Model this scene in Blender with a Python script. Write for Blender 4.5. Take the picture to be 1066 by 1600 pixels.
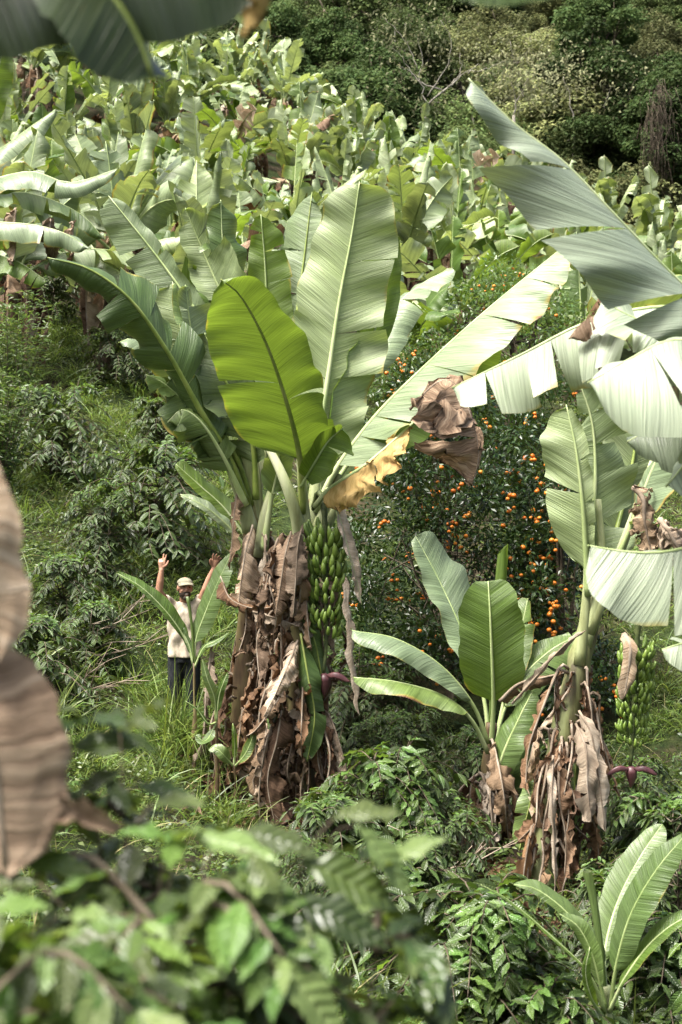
import bpy, math, random
import numpy as np
from mathutils import Vector, Matrix

for o in list(bpy.data.objects):
    bpy.data.objects.remove(o)
scene = bpy.context.scene
col = scene.collection
rng = np.random.default_rng(11)
R = math.radians

# ---------------------------------------------------------------- camera
FPX, CX, HY = 2222.2, 533.0, 700.0      # photograph pixels: focal length, centre column, horizon row
cam_d = bpy.data.cameras.new('camera')
cam = bpy.data.objects.new('camera', cam_d)
col.objects.link(cam)
cam.location = (0, 0, 0)
cam.rotation_euler = (R(90), 0, 0)
cam_d.sensor_fit = 'VERTICAL'
cam_d.sensor_height = 36.0
cam_d.lens = 50.0
cam_d.shift_y = -(800.0 - HY) / 1600.0
cam_d.clip_start = 0.05
cam_d.clip_end = 1000
cam_d.dof.use_dof = True
cam_d.dof.focus_distance = 14.6
cam_d.dof.aperture_fstop = 3.5
scene.camera = cam

# ---------------------------------------------------------------- world, sun, exposure
SUN_EL, SUN_AZ = 65.0, -122.0             # azimuth: degrees to the right of straight ahead
world = bpy.data.worlds.new('World')
scene.world = world
world.use_nodes = True
wn = world.node_tree
bg = wn.nodes['Background']
sky = wn.nodes.new('ShaderNodeTexSky')
sky.sky_type = 'NISHITA'
sky.sun_disc = False
sky.sun_elevation = R(SUN_EL)
sky.sun_rotation = R(SUN_AZ)
sky.air_density = 1.0
sky.dust_density = 8.0
sky.ozone_density = 0.6
wn.links.new(sky.outputs[0], bg.inputs[0])
bg.inputs[1].default_value = 0.108
sun_d = bpy.data.lights.new('sun', 'SUN')
sun = bpy.data.objects.new('sun', sun_d)
col.objects.link(sun)
sun_d.energy = 3.8
sun_d.angle = R(22.0)
sun_d.color = (1.0, 0.975, 0.93)
sdir = Vector((math.sin(R(SUN_AZ)) * math.cos(R(SUN_EL)), math.cos(R(SUN_AZ)) * math.cos(R(SUN_EL)), math.sin(R(SUN_EL))))
sun.rotation_euler = sdir.to_track_quat('Z', 'Y').to_euler()
sun.location = sdir * 60
scene.view_settings.view_transform = 'Standard'
scene.view_settings.look = 'None'
scene.view_settings.exposure = 1.5
scene.view_settings.gamma = 1.0
scene.view_settings.use_curve_mapping = False
scene.render.engine = 'CYCLES'
scene.cycles.use_denoising = True
scene.cycles.max_bounces = 8
scene.cycles.diffuse_bounces = 1
scene.cycles.glossy_bounces = 2
scene.cycles.transmission_bounces = 4
scene.cycles.sample_clamp_indirect = 6.0


# ---------------------------------------------------------------- helpers
def P(px, py, d):
    """photograph pixel at distance d -> point in the place"""
    return np.array([(px - CX) / FPX * d, d, (HY - py) / FPX * d])


def PP(lst):
    return np.array([P(*p) for p in lst])


def build(name, V, Q=None, T=None, UV=None, mats=(), midx=None, smooth=True, attrs=None):
    V = np.asarray(V, np.float32)
    me = bpy.data.meshes.new(name)
    fs, sizes = [], []
    if Q is not None and len(Q):
        Q = np.asarray(Q, np.int32)
        fs.append(Q.ravel()); sizes.append(np.full(len(Q), 4, np.int32))
    if T is not None and len(T):
        T = np.asarray(T, np.int32)
        fs.append(T.ravel()); sizes.append(np.full(len(T), 3, np.int32))
    loops = np.concatenate(fs); sizes = np.concatenate(sizes)
    starts = np.concatenate([[0], np.cumsum(sizes)[:-1]]).astype(np.int32)
    me.vertices.add(len(V)); me.vertices.foreach_set('co', V.ravel())
    me.loops.add(len(loops)); me.loops.foreach_set('vertex_index', loops)
    me.polygons.add(len(sizes)); me.polygons.foreach_set('loop_start', starts)
    try:
        me.polygons.foreach_set('loop_total', sizes)
    except Exception:
        pass
    if midx is not None:
        me.polygons.foreach_set('material_index', np.asarray(midx, np.int32))
    me.polygons.foreach_set('use_smooth', np.full(len(sizes), smooth))
    if UV is not None:
        uvl = me.uv_layers.new(name='UVMap')
        uvl.data.foreach_set('uv', np.asarray(UV, np.float32)[loops].ravel())
    for k, a in (attrs or {}).items():
        at = me.attributes.new(k, 'FLOAT', 'POINT')
        at.data.foreach_set('value', np.asarray(a, np.float32))
    for m in mats:
        me.materials.append(m)
    me.update()
    me.validate(verbose=False)
    return me


def empty(name, loc, label=None, cat=None, group=None):
    o = bpy.data.objects.new(name, None)
    o.empty_display_size = 0.2
    col.objects.link(o)
    o.location = [float(c) for c in loc]
    return tag(o, label, cat, group)


def tag(o, label=None, cat=None, group=None, kind=None):
    if label: o['label'] = label
    if cat: o['category'] = cat
    if group: o['group'] = group
    if kind: o['kind'] = kind
    return o


def link(name, me, parent=None, loc=None, rot=None, scale=None):
    o = bpy.data.objects.new(name, me)
    col.objects.link(o)
    if parent is not None: o.parent = parent
    if loc is not None: o.location = [float(c) for c in loc]
    if rot is not None: o.rotation_euler = rot
    if scale is not None: o.scale = scale if hasattr(scale, '__len__') else (scale,) * 3
    return o


def copy_tree(o, parent=None):
    c = o.copy()
    col.objects.link(c)
    c.parent = parent
    for ch in o.children:
        copy_tree(ch, c)
    return c


def nrm(v):
    v = np.asarray(v, float)
    return v / np.maximum(np.linalg.norm(v, axis=-1, keepdims=True), 1e-9)


def spline(pts, n):
    """Catmull-Rom through pts, resampled to n points of equal arc length"""
    p = np.asarray(pts, float)
    if len(p) == 2:
        p = np.array([p[0], (p[0] + p[1]) / 2, p[1]])
    e = np.vstack([2 * p[0] - p[1], p, 2 * p[-1] - p[-2]])
    out = []
    t = np.linspace(0, 1, 24, endpoint=False)[:, None]
    for i in range(1, len(e) - 2):
        a, b, c, d = e[i - 1], e[i], e[i + 1], e[i + 2]
        out.append(0.5 * (2 * b + (c - a) * t + (2 * a - 5 * b + 4 * c - d) * t ** 2 + (3 * b - a - 3 * c + d) * t ** 3))
    out = np.vstack(out + [p[-1:]])
    s = np.concatenate([[0], np.cumsum(np.linalg.norm(np.diff(out, axis=0), axis=1))])
    q = np.linspace(0, s[-1], n)
    return np.stack([np.interp(q, s, out[:, k]) for k in range(3)], 1), s[-1]


def snoise(p, seed=0, f=1.0):
    """smooth pseudo-noise in -1..1 from sums of sines"""
    r = np.random.default_rng(seed)
    p = np.asarray(p) * f
    out = 0
    for a, k in ((1.0, 1.0), (0.6, 2.1), (0.35, 4.3)):
        w = r.normal(size=(2, p.shape[-1])) * k * 2.2
        out = out + a * np.sin(p @ w[0] + r.uniform(0, 6.28)) * np.cos(p @ w[1] + r.uniform(0, 6.28))
    return out / 1.3


def tube(path, radii, sides=8, cap=True, squash=None):
    """path (n,3), radii (n,) -> V,Q,T"""
    path = np.asarray(path, float)
    n = len(path)
    radii = np.broadcast_to(np.asarray(radii, float), (n,))
    T = nrm(np.gradient(path, axis=0))
    ref = np.array([0, 0, 1.0]) if abs(T[:, 2]).mean() < 0.8 else np.array([0, 1.0, 0])
    A = nrm(np.cross(T, ref)); B = np.cross(A, T)
    th = np.linspace(0, 2 * math.pi, sides, endpoint=False)
    if squash is None: squash = (1, 1)
    V = path[:, None] + radii[:, None, None] * (A[:, None] * np.cos(th)[None, :, None] * squash[0] + B[:, None] * np.sin(th)[None, :, None] * squash[1])
    V = V.reshape(-1, 3)
    i = np.arange(n - 1)[:, None] * sides
    j = np.arange(sides)[None]
    k = (j + 1) % sides
    Q = np.stack([i + j, i + sides + j, i + sides + k, i + k], -1).reshape(-1, 4)
    Tt = np.zeros((0, 3), int)
    if cap:
        V = np.vstack([V, path[0], path[-1]])
        c0, c1 = len(V) - 2, len(V) - 1
        jj = np.arange(sides); kk = (jj + 1) % sides
        Tt = np.vstack([np.stack([jj, kk, np.full(sides, c0)], 1), np.stack([kk + (n - 1) * sides, jj + (n - 1) * sides, np.full(sides, c1)], 1)])
    return V, Q, Tt


class Acc:
    """collects pieces of ONE part"""
    def __init__(s): s.V, s.Q, s.T, s.U, s.A, s.M, s.n = [], [], [], [], [], [], 0
    def add(s, V, Q=None, T=None, U=None, rnd=0.0):
        V = np.asarray(V)
        if Q is not None and len(Q): s.Q.append(np.asarray(Q) + s.n)
        if T is not None and len(T): s.T.append(np.asarray(T) + s.n)
        s.V.append(V)
        s.U.append(U if U is not None else np.stack([V[:, 0] + V[:, 1], V[:, 2]], 1))
        s.A.append(np.broadcast_to(np.asarray(rnd, float), (len(V),)))
        s.n += len(V)
        return s
    def mesh(s, name, mats, smooth=True, off=(0, 0, 0)):
        return build(name, np.vstack(s.V) - np.asarray(off), np.vstack(s.Q) if s.Q else None, np.vstack(s.T) if s.T else None,
                     np.vstack(s.U), mats, smooth=smooth, attrs={'rnd': np.concatenate(s.A)})


# ---------------------------------------------------------------- materials
def nodes_mat(name):
    m = bpy.data.materials.new(name)
    m.use_nodes = True
    nt = m.node_tree
    nt.nodes.clear()
    return m, nt


class G:
    """tiny node-graph writer"""
    def __init__(s, nt): s.nt = nt
    def n(s, t, **kw):
        nd = s.nt.nodes.new(t)
        for k, v in kw.items(): setattr(nd, k, v)
        return nd
    def set(s, inp, v):
        if hasattr(v, 'is_linked') or isinstance(v, bpy.types.NodeSocket): s.nt.links.new(v, inp)
        elif isinstance(v, (tuple, list)) and len(v) == 3 and inp.type == 'RGBA': inp.default_value = (*v, 1)
        else: inp.default_value = v
    def math(s, op, a, b=0.0, clamp=False):
        nd = s.n('ShaderNodeMath', operation=op, use_clamp=clamp)
        s.set(nd.inputs[0], a); s.set(nd.inputs[1], b)
        return nd.outputs[0]
    def mix(s, f, a, b, blend='MIX'):
        nd = s.n('ShaderNodeMix', data_type='RGBA', blend_type=blend)
        s.set(nd.inputs[0], f); s.set(nd.inputs[6], a); s.set(nd.inputs[7], b)
        return nd.outputs[2]
    def noise(s, vec, scale, detail=3.0, rough=0.55, mapping=None):
        if mapping is not None:
            mp = s.n('ShaderNodeMapping'); s.set(mp.inputs[0], vec); mp.inputs[3].default_value = mapping
            vec = mp.outputs[0]
        nd = s.n('ShaderNodeTexNoise'); s.set(nd.inputs['Vector'], vec)
        nd.inputs['Scale'].default_value = scale; nd.inputs['Detail'].default_value = detail; nd.inputs['Roughness'].default_value = rough
        return nd.outputs[0]
    def ramp(s, f, stops):
        nd = s.n('ShaderNodeValToRGB'); s.set(nd.inputs[0], f)
        el = nd.color_ramp.elements
        while len(el) < len(stops): el.new(0.5)
        for e, (p, c) in zip(el, stops):
            e.position = p; e.color = (*c, 1) if len(c) == 3 else c
        return nd.outputs[0]
    def mr(s, v, a, b, c=0.0, d=1.0):
        nd = s.n('ShaderNodeMapRange'); s.set(nd.inputs[0], v)
        for i, x in enumerate((a, b, c, d)): nd.inputs[i + 1].default_value = x
        return nd.outputs[0]
    def hsv(s, c, h=0.5, sa=1.0, v=1.0):
        nd = s.n('ShaderNodeHueSaturation')
        s.set(nd.inputs[0], h); s.set(nd.inputs[1], sa); s.set(nd.inputs[2], v); s.set(nd.inputs[4], c)
        return nd.outputs[0]
    def attr(s, name):
        nd = s.n('ShaderNodeAttribute'); nd.attribute_name = name
        return nd.outputs['Fac']
    def uv(s): return s.n('ShaderNodeTexCoord').outputs['UV']
    def pos(s): return s.n('ShaderNodeNewGeometry').outputs['Position']
    def objco(s): return s.n('ShaderNodeTexCoord').outputs['Object']
    def rand(s):
        r = s.n('ShaderNodeObjectInfo').outputs['Random']
        return s.math('FRACT', s.math('ADD', r, s.attr('rnd')))
    def bump(s, h, strength, dist):
        nd = s.n('ShaderNodeBump'); s.set(nd.inputs['Height'], h)
        nd.inputs['Strength'].default_value = strength; nd.inputs['Distance'].default_value = dist
        return nd.outputs[0]
    def out(s, shader):
        s.nt.links.new(shader, s.n('ShaderNodeOutputMaterial').inputs[0])
    def principled(s, color, rough, normal=None, spec=0.5, **kw):
        nd = s.n('ShaderNodeBsdfPrincipled')
        s.set(nd.inputs['Base Color'], color); s.set(nd.inputs['Roughness'], rough)
        s.set(nd.inputs['Specular IOR Level'], spec)
        if normal is not None: s.set(nd.inputs['Normal'], normal)
        for k, v in kw.items(): s.set(nd.inputs[k], v)
        return nd.outputs[0]
    def leafy(s, shader, trans, f, normal=None):
        t = s.n('ShaderNodeBsdfTranslucent'); s.set(t.inputs[0], trans)
        if normal is not None: s.set(t.inputs[1], normal)
        mx = s.n('ShaderNodeMixShader'); mx.inputs[0].default_value = f
        s.nt.links.new(shader, mx.inputs[1]); s.nt.links.new(t.outputs[0], mx.inputs[2])
        return mx.outputs[0]


def mat_banana(name, top, bot, trans, f=0.38, rough=0.42, brown=0.25, dead=0.0, var=0.22, off=0.04):
    """banana lamina: cross veins, paler waxy underside, browned torn margins"""
    m, nt = nodes_mat(name); g = G(nt)
    uv = g.uv()
    vein = g.noise(uv, 1.0, 2.0, 0.6, (2.0, 95.0, 1))
    wide = g.noise(uv, 1.0, 2.0, 0.5, (1.2, 13.0, 1))
    blot = g.noise(uv, 2.3, 4.0)
    back = g.n('ShaderNodeNewGeometry').outputs['Backfacing']
    rnd = g.rand()
    c = g.mix(back, top, bot)
    val = g.math('ADD', g.mr(vein, 0.3, 0.7, 0.70, 1.24), g.mr(wide, 0.3, 0.7, -0.14, 0.14))
    val = g.math('MULTIPLY', val, g.mr(rnd, 0, 1, 1 - var, 1 + var))
    c = g.hsv(c, g.mr(rnd, 0, 1, 0.512, 0.488), g.mr(blot, 0.3, 0.7, 0.88, 1.08), val)
    tr = g.hsv(trans, 0.5, 1.0, val)
    edge = g.attr('edge')
    e = g.math('ADD', edge, g.mr(blot, 0.3, 0.7, -0.16, 0.14))
    e = g.math('ADD', e, g.mr(g.math('FRACT', g.math('MULTIPLY', rnd, 7.31)), 0, 1, -brown, brown * 0.22))
    e = g.math('SUBTRACT', e, off)
    yel = g.mr(e, 0.88, 0.99)
    brn = g.mr(e, 0.955, 1.03)
    c = g.mix(yel, c, (0.32, 0.27, 0.05)); tr = g.mix(yel, tr, (0.5, 0.40, 0.05))
    c = g.mix(brn, c, (0.16, 0.085, 0.04)); tr = g.mix(brn, tr, (0.10, 0.05, 0.02))
    # small rusty specks and blotches of the older leaves
    sp = g.mr(g.noise(uv, 1.0, 5.0, 0.7, (9.0, 30.0, 1)), 0.65, 0.75)
    sp = g.math('MULTIPLY', sp, g.mr(rnd, 0.35, 0.9, 0.0, 0.75))
    c = g.mix(sp, c, (0.17, 0.11, 0.03)); tr = g.mix(sp, tr, (0.15, 0.08, 0.02))
    h = g.math('ADD', vein, g.math('MULTIPLY', wide, 2.0))
    nb = g.bump(h, 0.75, 0.009)
    ro = g.math('ADD', g.mr(vein, 0.3, 0.7, rough - 0.05, rough + 0.1), g.math('MULTIPLY', back, 0.14))
    sh = g.principled(c, ro, nb, 0.5)
    g.out(g.leafy(sh, tr, f))
    return m


def mat_dry(name, cols, f=0.12, rough=0.75, fw=0.45, paleness=0.32):
    m, nt = nodes_mat(name); g = G(nt)
    uv = g.uv()
    fib = g.noise(uv, 1.0, 4.0, 0.65, (3.0, 60.0, 1))
    blot = g.noise(uv, 4.5, 5.0, 0.6)
    rnd = g.rand()
    k = g.math('ADD', g.math('MULTIPLY', g.mr(fib, 0.28, 0.72, 0.1, 0.9) if fw > .5 else fib, fw), g.math('MULTIPLY', blot, 1 - fw))
    k = g.math('ADD', k, g.mr(rnd, 0, 1, -0.17, 0.17))
    n = len(cols)
    c = g.ramp(k, [(0.24 + 0.52 * i / (n - 1), cc) for i, cc in enumerate(cols)])
    pale = g.mr(g.math('FRACT', g.math('MULTIPLY', rnd, 5.7)), 0.55, 1.0, 0.0, paleness)
    c = g.mix(pale, c, g.hsv(c, 0.5, 0.55, 1.5))
    sp = g.mr(g.noise(uv, 1.0, 6.0, 0.75, (14.0, 50.0, 1)), 0.62, 0.72)
    c = g.mix(g.math('MULTIPLY', sp, 0.7), c, (0.035, 0.02, 0.012))
    nb = g.bump(g.math('ADD', fib, blot), 0.8, 0.012)
    g.out(g.leafy(g.principled(c, rough, nb, 0.25), g.hsv(c, 0.49, 1.2, 1.1), f))
    return m


def mat_leaf(name, top, bot, trans, f=0.3, rough=0.35, var=0.3, spec=0.5, vein=True, hue=0.015, tree=0.0):
    """small leaves: value differs leaf by leaf, midrib and side veins in relief"""
    m, nt = nodes_mat(name); g = G(nt)
    rnd = g.rand()
    back = g.n('ShaderNodeNewGeometry').outputs['Backfacing']
    c = g.mix(back, top, bot)
    v = g.mr(rnd, 0, 1, 1 - var, 1 + var)
    if tree:
        v = g.math('MULTIPLY', g.mr(g.attr('rnd'), 0, 1, 1 - var, 1 + var), g.mr(g.n('ShaderNodeObjectInfo').outputs['Random'], 0, 1, 1 - tree, 1 + tree))
    r2 = g.math('FRACT', g.math('MULTIPLY', rnd, 13.7))
    hh = g.mr(r2, 0, 1, 0.5 - hue, 0.5 + hue)
    c = g.hsv(c, hh, 1.0, v)
    tr = g.hsv(trans, hh, 1.0, v)
    nb = None
    if vein:
        uv = g.uv()
        w = g.n('ShaderNodeTexWave', wave_type='BANDS', bands_direction='Y')
        sep = g.n('ShaderNodeSeparateXYZ'); g.set(sep.inputs[0], uv)
        au = g.math('ABSOLUTE', sep.outputs[0])
        vv = g.math('SUBTRACT', sep.outputs[1], g.math('MULTIPLY', au, 0.35))
        st = g.math('SINE', g.math('MULTIPLY', vv, 52.0))
        rib = g.mr(au, 0.0, 0.09, 1.0, 0.0)
        nb = g.bump(g.math('SUBTRACT', g.math('MULTIPLY', st, 0.35), rib), 0.6, 0.006)
        c = g.mix(g.math('MULTIPLY', rib, 0.45), c, g.hsv(c, 0.49, 0.9, 1.9))
        nt.nodes.remove(w)
    g.out(g.leafy(g.principled(c, rough, nb, spec), tr, f))
    return m


def mat_plain(name, cols, scale=6.0, rough=0.7, bump=0.4, dist=0.01, spec=0.3, stretch=(1, 1, 1), coord='obj', f=0.0, detail=5.0):
    m, nt = nodes_mat(name); g = G(nt)
    vec = g.objco() if coord == 'obj' else (g.uv() if coord == 'uv' else g.pos())
    no = g.noise(vec, scale, detail, 0.6, stretch)
    k = g.math('ADD', no, g.mr(g.rand(), 0, 1, -0.08, 0.08))
    c = g.ramp(k, [(0.3 + 0.4 * i / (len(cols) - 1), cc) for i, cc in enumerate(cols)])
    sh = g.principled(c, rough, g.bump(no, bump, dist), spec)
    g.out(g.leafy(sh, c, f) if f else sh)
    return m


M = {}
M['leaf'] = mat_banana('banana_leaf', (0.12, 0.185, 0.055), (0.215, 0.28, 0.13), (0.27, 0.35, 0.06), 0.28, 0.34, 0.16)
M['leaf_fresh'] = mat_banana('banana_leaf_fresh', (0.11, 0.185, 0.035), (0.10, 0.165, 0.025), (0.165, 0.25, 0.022), 0.40, 0.36, 0.06, off=0.10)
M['leaf_pale'] = mat_banana('banana_leaf_pale', (0.21, 0.275, 0.15), (0.17, 0.245, 0.06), (0.27, 0.34, 0.07), 0.24, 0.31, 0.10)
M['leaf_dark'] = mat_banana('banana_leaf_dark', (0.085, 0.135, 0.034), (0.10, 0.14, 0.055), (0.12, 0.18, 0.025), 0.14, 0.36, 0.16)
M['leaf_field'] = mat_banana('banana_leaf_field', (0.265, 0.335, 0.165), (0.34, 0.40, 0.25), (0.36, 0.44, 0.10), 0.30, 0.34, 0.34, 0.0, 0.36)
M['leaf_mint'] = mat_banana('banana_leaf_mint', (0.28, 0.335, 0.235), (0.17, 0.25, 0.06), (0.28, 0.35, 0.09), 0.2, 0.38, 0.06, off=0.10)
M['leaf_shade'] = mat_banana('banana_leaf_shade_dark', (0.022, 0.042, 0.013), (0.026, 0.042, 0.016), (0.04, 0.07, 0.01), 0.08, 0.34, 0.0, off=0.4)  # near-black: shade painted into the colour of the top-left leaf
M['rib'] = mat_plain('banana_midrib', [(0.20, 0.27, 0.09), (0.33, 0.41, 0.17), (0.42, 0.47, 0.26)], 5, 0.42, 0.3, 0.004, 0.5, (1, 1, 0.3))
M['rib_back'] = mat_plain('banana_midrib_olive', [(0.10, 0.15, 0.03), (0.19, 0.25, 0.05), (0.26, 0.30, 0.09)], 5, 0.42, 0.3, 0.004, 0.5)
M['dry'] = mat_dry('dry_banana_leaf', [(0.042, 0.026, 0.015), (0.125, 0.078, 0.044), (0.25, 0.175, 0.108), (0.45, 0.355, 0.245)])
M['dry_grey'] = mat_dry('dry_banana_leaf_grey', [(0.06, 0.043, 0.029), (0.175, 0.13, 0.09), (0.32, 0.26, 0.19), (0.50, 0.435, 0.345)])
M['dry_rust'] = mat_dry('dry_banana_leaf_rust', [(0.026, 0.014, 0.008), (0.08, 0.043, 0.022), (0.17, 0.098, 0.052), (0.31, 0.21, 0.125)])
M['dry_yellow'] = mat_dry('half_dry_banana_leaf', [(0.12, 0.055, 0.025), (0.25, 0.14, 0.06), (0.48, 0.33, 0.12), (0.60, 0.45, 0.20)], 0.2)
M['dry_near'] = mat_dry('dry_banana_leaf_near', [(0.11, 0.07, 0.043), (0.25, 0.17, 0.108), (0.41, 0.30, 0.20), (0.58, 0.47, 0.35)], fw=0.6, paleness=0.15)
M['stem'] = mat_plain('pseudostem', [(0.03, 0.02, 0.012), (0.10, 0.065, 0.035), (0.17, 0.14, 0.06), (0.26, 0.26, 0.12)], 2.2, 0.6, 0.7, 0.02, 0.35, (2.2, 2.2, 0.5))
M['stem_green'] = mat_plain('pseudostem_green', [(0.07, 0.06, 0.03), (0.20, 0.22, 0.09), (0.32, 0.36, 0.18), (0.40, 0.42, 0.26)], 2.0, 0.48, 0.4, 0.01, 0.45, (2.5, 2.5, 0.4))
M['banana'] = mat_plain('green_banana', [(0.075, 0.13, 0.018), (0.125, 0.195, 0.03), (0.18, 0.25, 0.045)], 9, 0.42, 0.15, 0.003, 0.5)
M['banana_tip'] = mat_plain('banana_tip', [(0.02, 0.02, 0.01), (0.06, 0.05, 0.02)], 9, 0.8)
M['stalk'] = mat_plain('bunch_stalk', [(0.02, 0.03, 0.012), (0.06, 0.08, 0.025), (0.10, 0.12, 0.04)], 20, 0.6, 0.6, 0.01)
M['bud'] = mat_plain('banana_bud', [(0.035, 0.010, 0.013), (0.075, 0.026, 0.030), (0.12, 0.05, 0.052)], 4, 0.45, 0.3, 0.004, 0.5, (3, 3, 0.5))
M['bract_in'] = mat_plain('banana_bract_inside', [(0.30, 0.04, 0.03), (0.42, 0.09, 0.06)], 5, 0.5)
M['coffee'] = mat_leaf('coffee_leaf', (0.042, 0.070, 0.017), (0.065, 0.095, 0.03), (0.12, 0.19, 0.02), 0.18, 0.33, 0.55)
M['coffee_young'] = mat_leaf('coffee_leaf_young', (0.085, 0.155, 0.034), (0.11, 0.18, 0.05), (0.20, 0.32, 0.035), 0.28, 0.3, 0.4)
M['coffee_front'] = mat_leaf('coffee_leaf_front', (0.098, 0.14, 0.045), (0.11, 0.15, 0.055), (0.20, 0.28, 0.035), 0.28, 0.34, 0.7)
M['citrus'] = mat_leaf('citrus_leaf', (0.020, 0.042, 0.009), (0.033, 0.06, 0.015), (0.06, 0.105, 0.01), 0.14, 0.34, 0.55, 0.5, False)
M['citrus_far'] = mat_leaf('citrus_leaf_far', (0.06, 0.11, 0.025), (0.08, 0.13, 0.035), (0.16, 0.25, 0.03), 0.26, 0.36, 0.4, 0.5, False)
M['orange'] = mat_plain('mandarin_skin', [(0.55, 0.13, 0.010), (0.68, 0.20, 0.015), (0.70, 0.27, 0.03)], 3, 0.42, 0.3, 0.002, 0.5, coord='pos')
M['grass'] = mat_leaf('grass_blade', (0.118, 0.172, 0.038), (0.125, 0.175, 0.048), (0.23, 0.33, 0.05), 0.32, 0.42, 0.5, 0.4, False, 0.025)
M['weed'] = mat_leaf('weed_leaf', (0.058, 0.092, 0.020), (0.07, 0.10, 0.03), (0.14, 0.20, 0.025), 0.22, 0.42, 0.45, 0.4, False, 0.03)
M['willow'] = mat_leaf('shrub_leaf', (0.085, 0.135, 0.035), (0.10, 0.15, 0.05), (0.18, 0.26, 0.045), 0.28, 0.4, 0.4, 0.4, False, 0.02)
M['bark'] = mat_plain('bark', [(0.035, 0.026, 0.018), (0.10, 0.08, 0.055), (0.19, 0.16, 0.12)], 9, 0.9, 0.8, 0.02, 0.2, (1, 1, 0.35))
M['bark_pale'] = mat_plain('bark_pale', [(0.14, 0.125, 0.10), (0.24, 0.22, 0.18), (0.33, 0.31, 0.26)], 2, 0.85, 0.6, 0.03, 0.2, (1, 1, 0.3))
M['twig'] = mat_plain('twig', [(0.10, 0.075, 0.05), (0.24, 0.19, 0.14), (0.34, 0.29, 0.23)], 7, 0.85, 0.4, 0.01, 0.2)
for i, (t, b) in enumerate((((0.042, 0.068, 0.020), (0.055, 0.08, 0.03)), ((0.070, 0.098, 0.032), (0.08, 0.105, 0.04)),
                            ((0.135, 0.150, 0.060), (0.13, 0.14, 0.065)), ((0.155, 0.16, 0.085), (0.15, 0.155, 0.085)))):
    M['forest%d' % i] = mat_leaf('forest_leaf_%d' % i, t, b, tuple(x * 1.9 for x in t), 0.2, 0.75, 0.5, 0.1, False, 0.02, 0.4)

# ---------------------------------------------------------------- the ground: one sheet from behind the camera to the forest hill
_g = [(0, 0, -1.75), (-4, -2, -1.2), (4, -2, -1.9), (-4, 3, -1.6), (4, 3, -2.6), (0, 4, -2.3), (-2.2, 6, -2.3), (0, 8, -3.45), (3, 8, -3.9), (-3, 10, -2.6),
      (0.5, 11, -3.9), (4, 11, -4.1), (8, 9, -4.6), (-8, 9, -1.0), (-8, 2, -0.6), (8, 2, -3.2)]
_g += [tuple(P(*q)) for q in ((425, 1285, 14.8), (850, 1400, 12.4), (295, 1146, 15.9), (100, 1010, 17), (190, 860, 20), (75, 735, 24), (260, 705, 25.5), (150, 545, 30),
                              (340, 610, 30), (1000, 1040, 18), (1010, 1260, 15), (700, 1160, 17.5), (820, 600, 30), (1060, 690, 30), (600, 520, 36), (60, 380, 46), (450, 330, 50), (900, 480, 48))]
_g += [(-22, 30, 6.5), (-22, 46, 13.5), (20, 30, -3.5), (20, 48, 2.0)]
_g += [(-14, 72, 17.2), (-26, 72, 21), (-6, 72, 15.4), (0, 71, 12.8), (5, 69, 9.6), (15, 64, 5.4), (28, 62, 2)]
_g += [(-40, 88, 20), (-14, 84, 14), (5, 82, 7), (30, 80, 2), (-45, 150, 46), (0, 140, 36), (45, 130, 30), (-60, 230, 100), (0, 230, 96), (60, 230, 92), (-20, 108, 20), (20, 104, 14)]
_g = np.array(_g, float)


def _tps_k(a, b):
    r2 = ((a[:, None, :2] - b[None, :, :2]) ** 2).sum(-1)
    return 0.5 * r2 * np.log(r2 + 1e-9)


_n = len(_g)
_A = np.zeros((_n + 3, _n + 3))
_A[:_n, :_n] = _tps_k(_g, _g) + np.eye(_n) * 0.6
_A[:_n, _n] = 1; _A[:_n, _n + 1:] = _g[:, :2]
_A[_n:, :_n] = _A[:_n, _n:].T
_W = np.linalg.solve(_A, np.concatenate([_g[:, 2], np.zeros(3)]))


def ground_z(x, y):
    x = np.atleast_1d(np.asarray(x, float)); y = np.atleast_1d(np.asarray(y, float))
    q = np.stack([x.ravel(), y.ravel()], 1)
    z = _tps_k(q, _g) @ _W[:_n] + _W[_n] + q @ _W[_n + 1:]
    z = z + 0.05 * snoise(q, 5, 0.9) * np.clip(q[:, 1] / 10, 0.3, 1)
    return z.reshape(x.shape)


def gz(x, y): return float(ground_z([x], [y])[0])


m, nt = nodes_mat('hillside_soil'); g = G(nt)
_pos = g.pos()
_a = g.noise(_pos, 0.7, 6.0, 0.65); _b = g.noise(_pos, 9.0, 5.0, 0.6)
_c = g.ramp(_b, [(0.3, (0.012, 0.012, 0.006)), (0.5, (0.030, 0.024, 0.013)), (0.7, (0.06, 0.046, 0.027))])
_c = g.mix(g.mr(_a, 0.42, 0.56), _c, g.ramp(_b, [(0.3, (0.012, 0.020, 0.006)), (0.6, (0.030, 0.045, 0.012)), (0.8, (0.055, 0.068, 0.022))]))
g.out(g.principled(_c, 0.95, g.bump(_b, 1.0, 0.06), 0.15))
M['ground'] = m
_gx = np.concatenate([np.linspace(-110, -16, 24)[:-1], np.linspace(-16, 16, 90), np.linspace(16, 110, 24)[1:]])
_gy = np.concatenate([np.linspace(-12, 34, 110)[:-1], np.linspace(34, 260, 90)])
_X, _Y = np.meshgrid(_gx, _gy, indexing='ij')
_Z = ground_z(_X, _Y)
_i = (np.arange(len(_gx) - 1)[:, None] * len(_gy) + np.arange(len(_gy) - 1)[None]).ravel()
_Q = np.stack([_i, _i + len(_gy), _i + len(_gy) + 1, _i + 1], 1)
ground = link('ground', build('ground', np.stack([_X.ravel(), _Y.ravel(), _Z.ravel()], 1), _Q, mats=[M['ground']]))
tag(ground, 'brown and green soil of the steep plantation hillside', 'ground', kind='structure')


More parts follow.
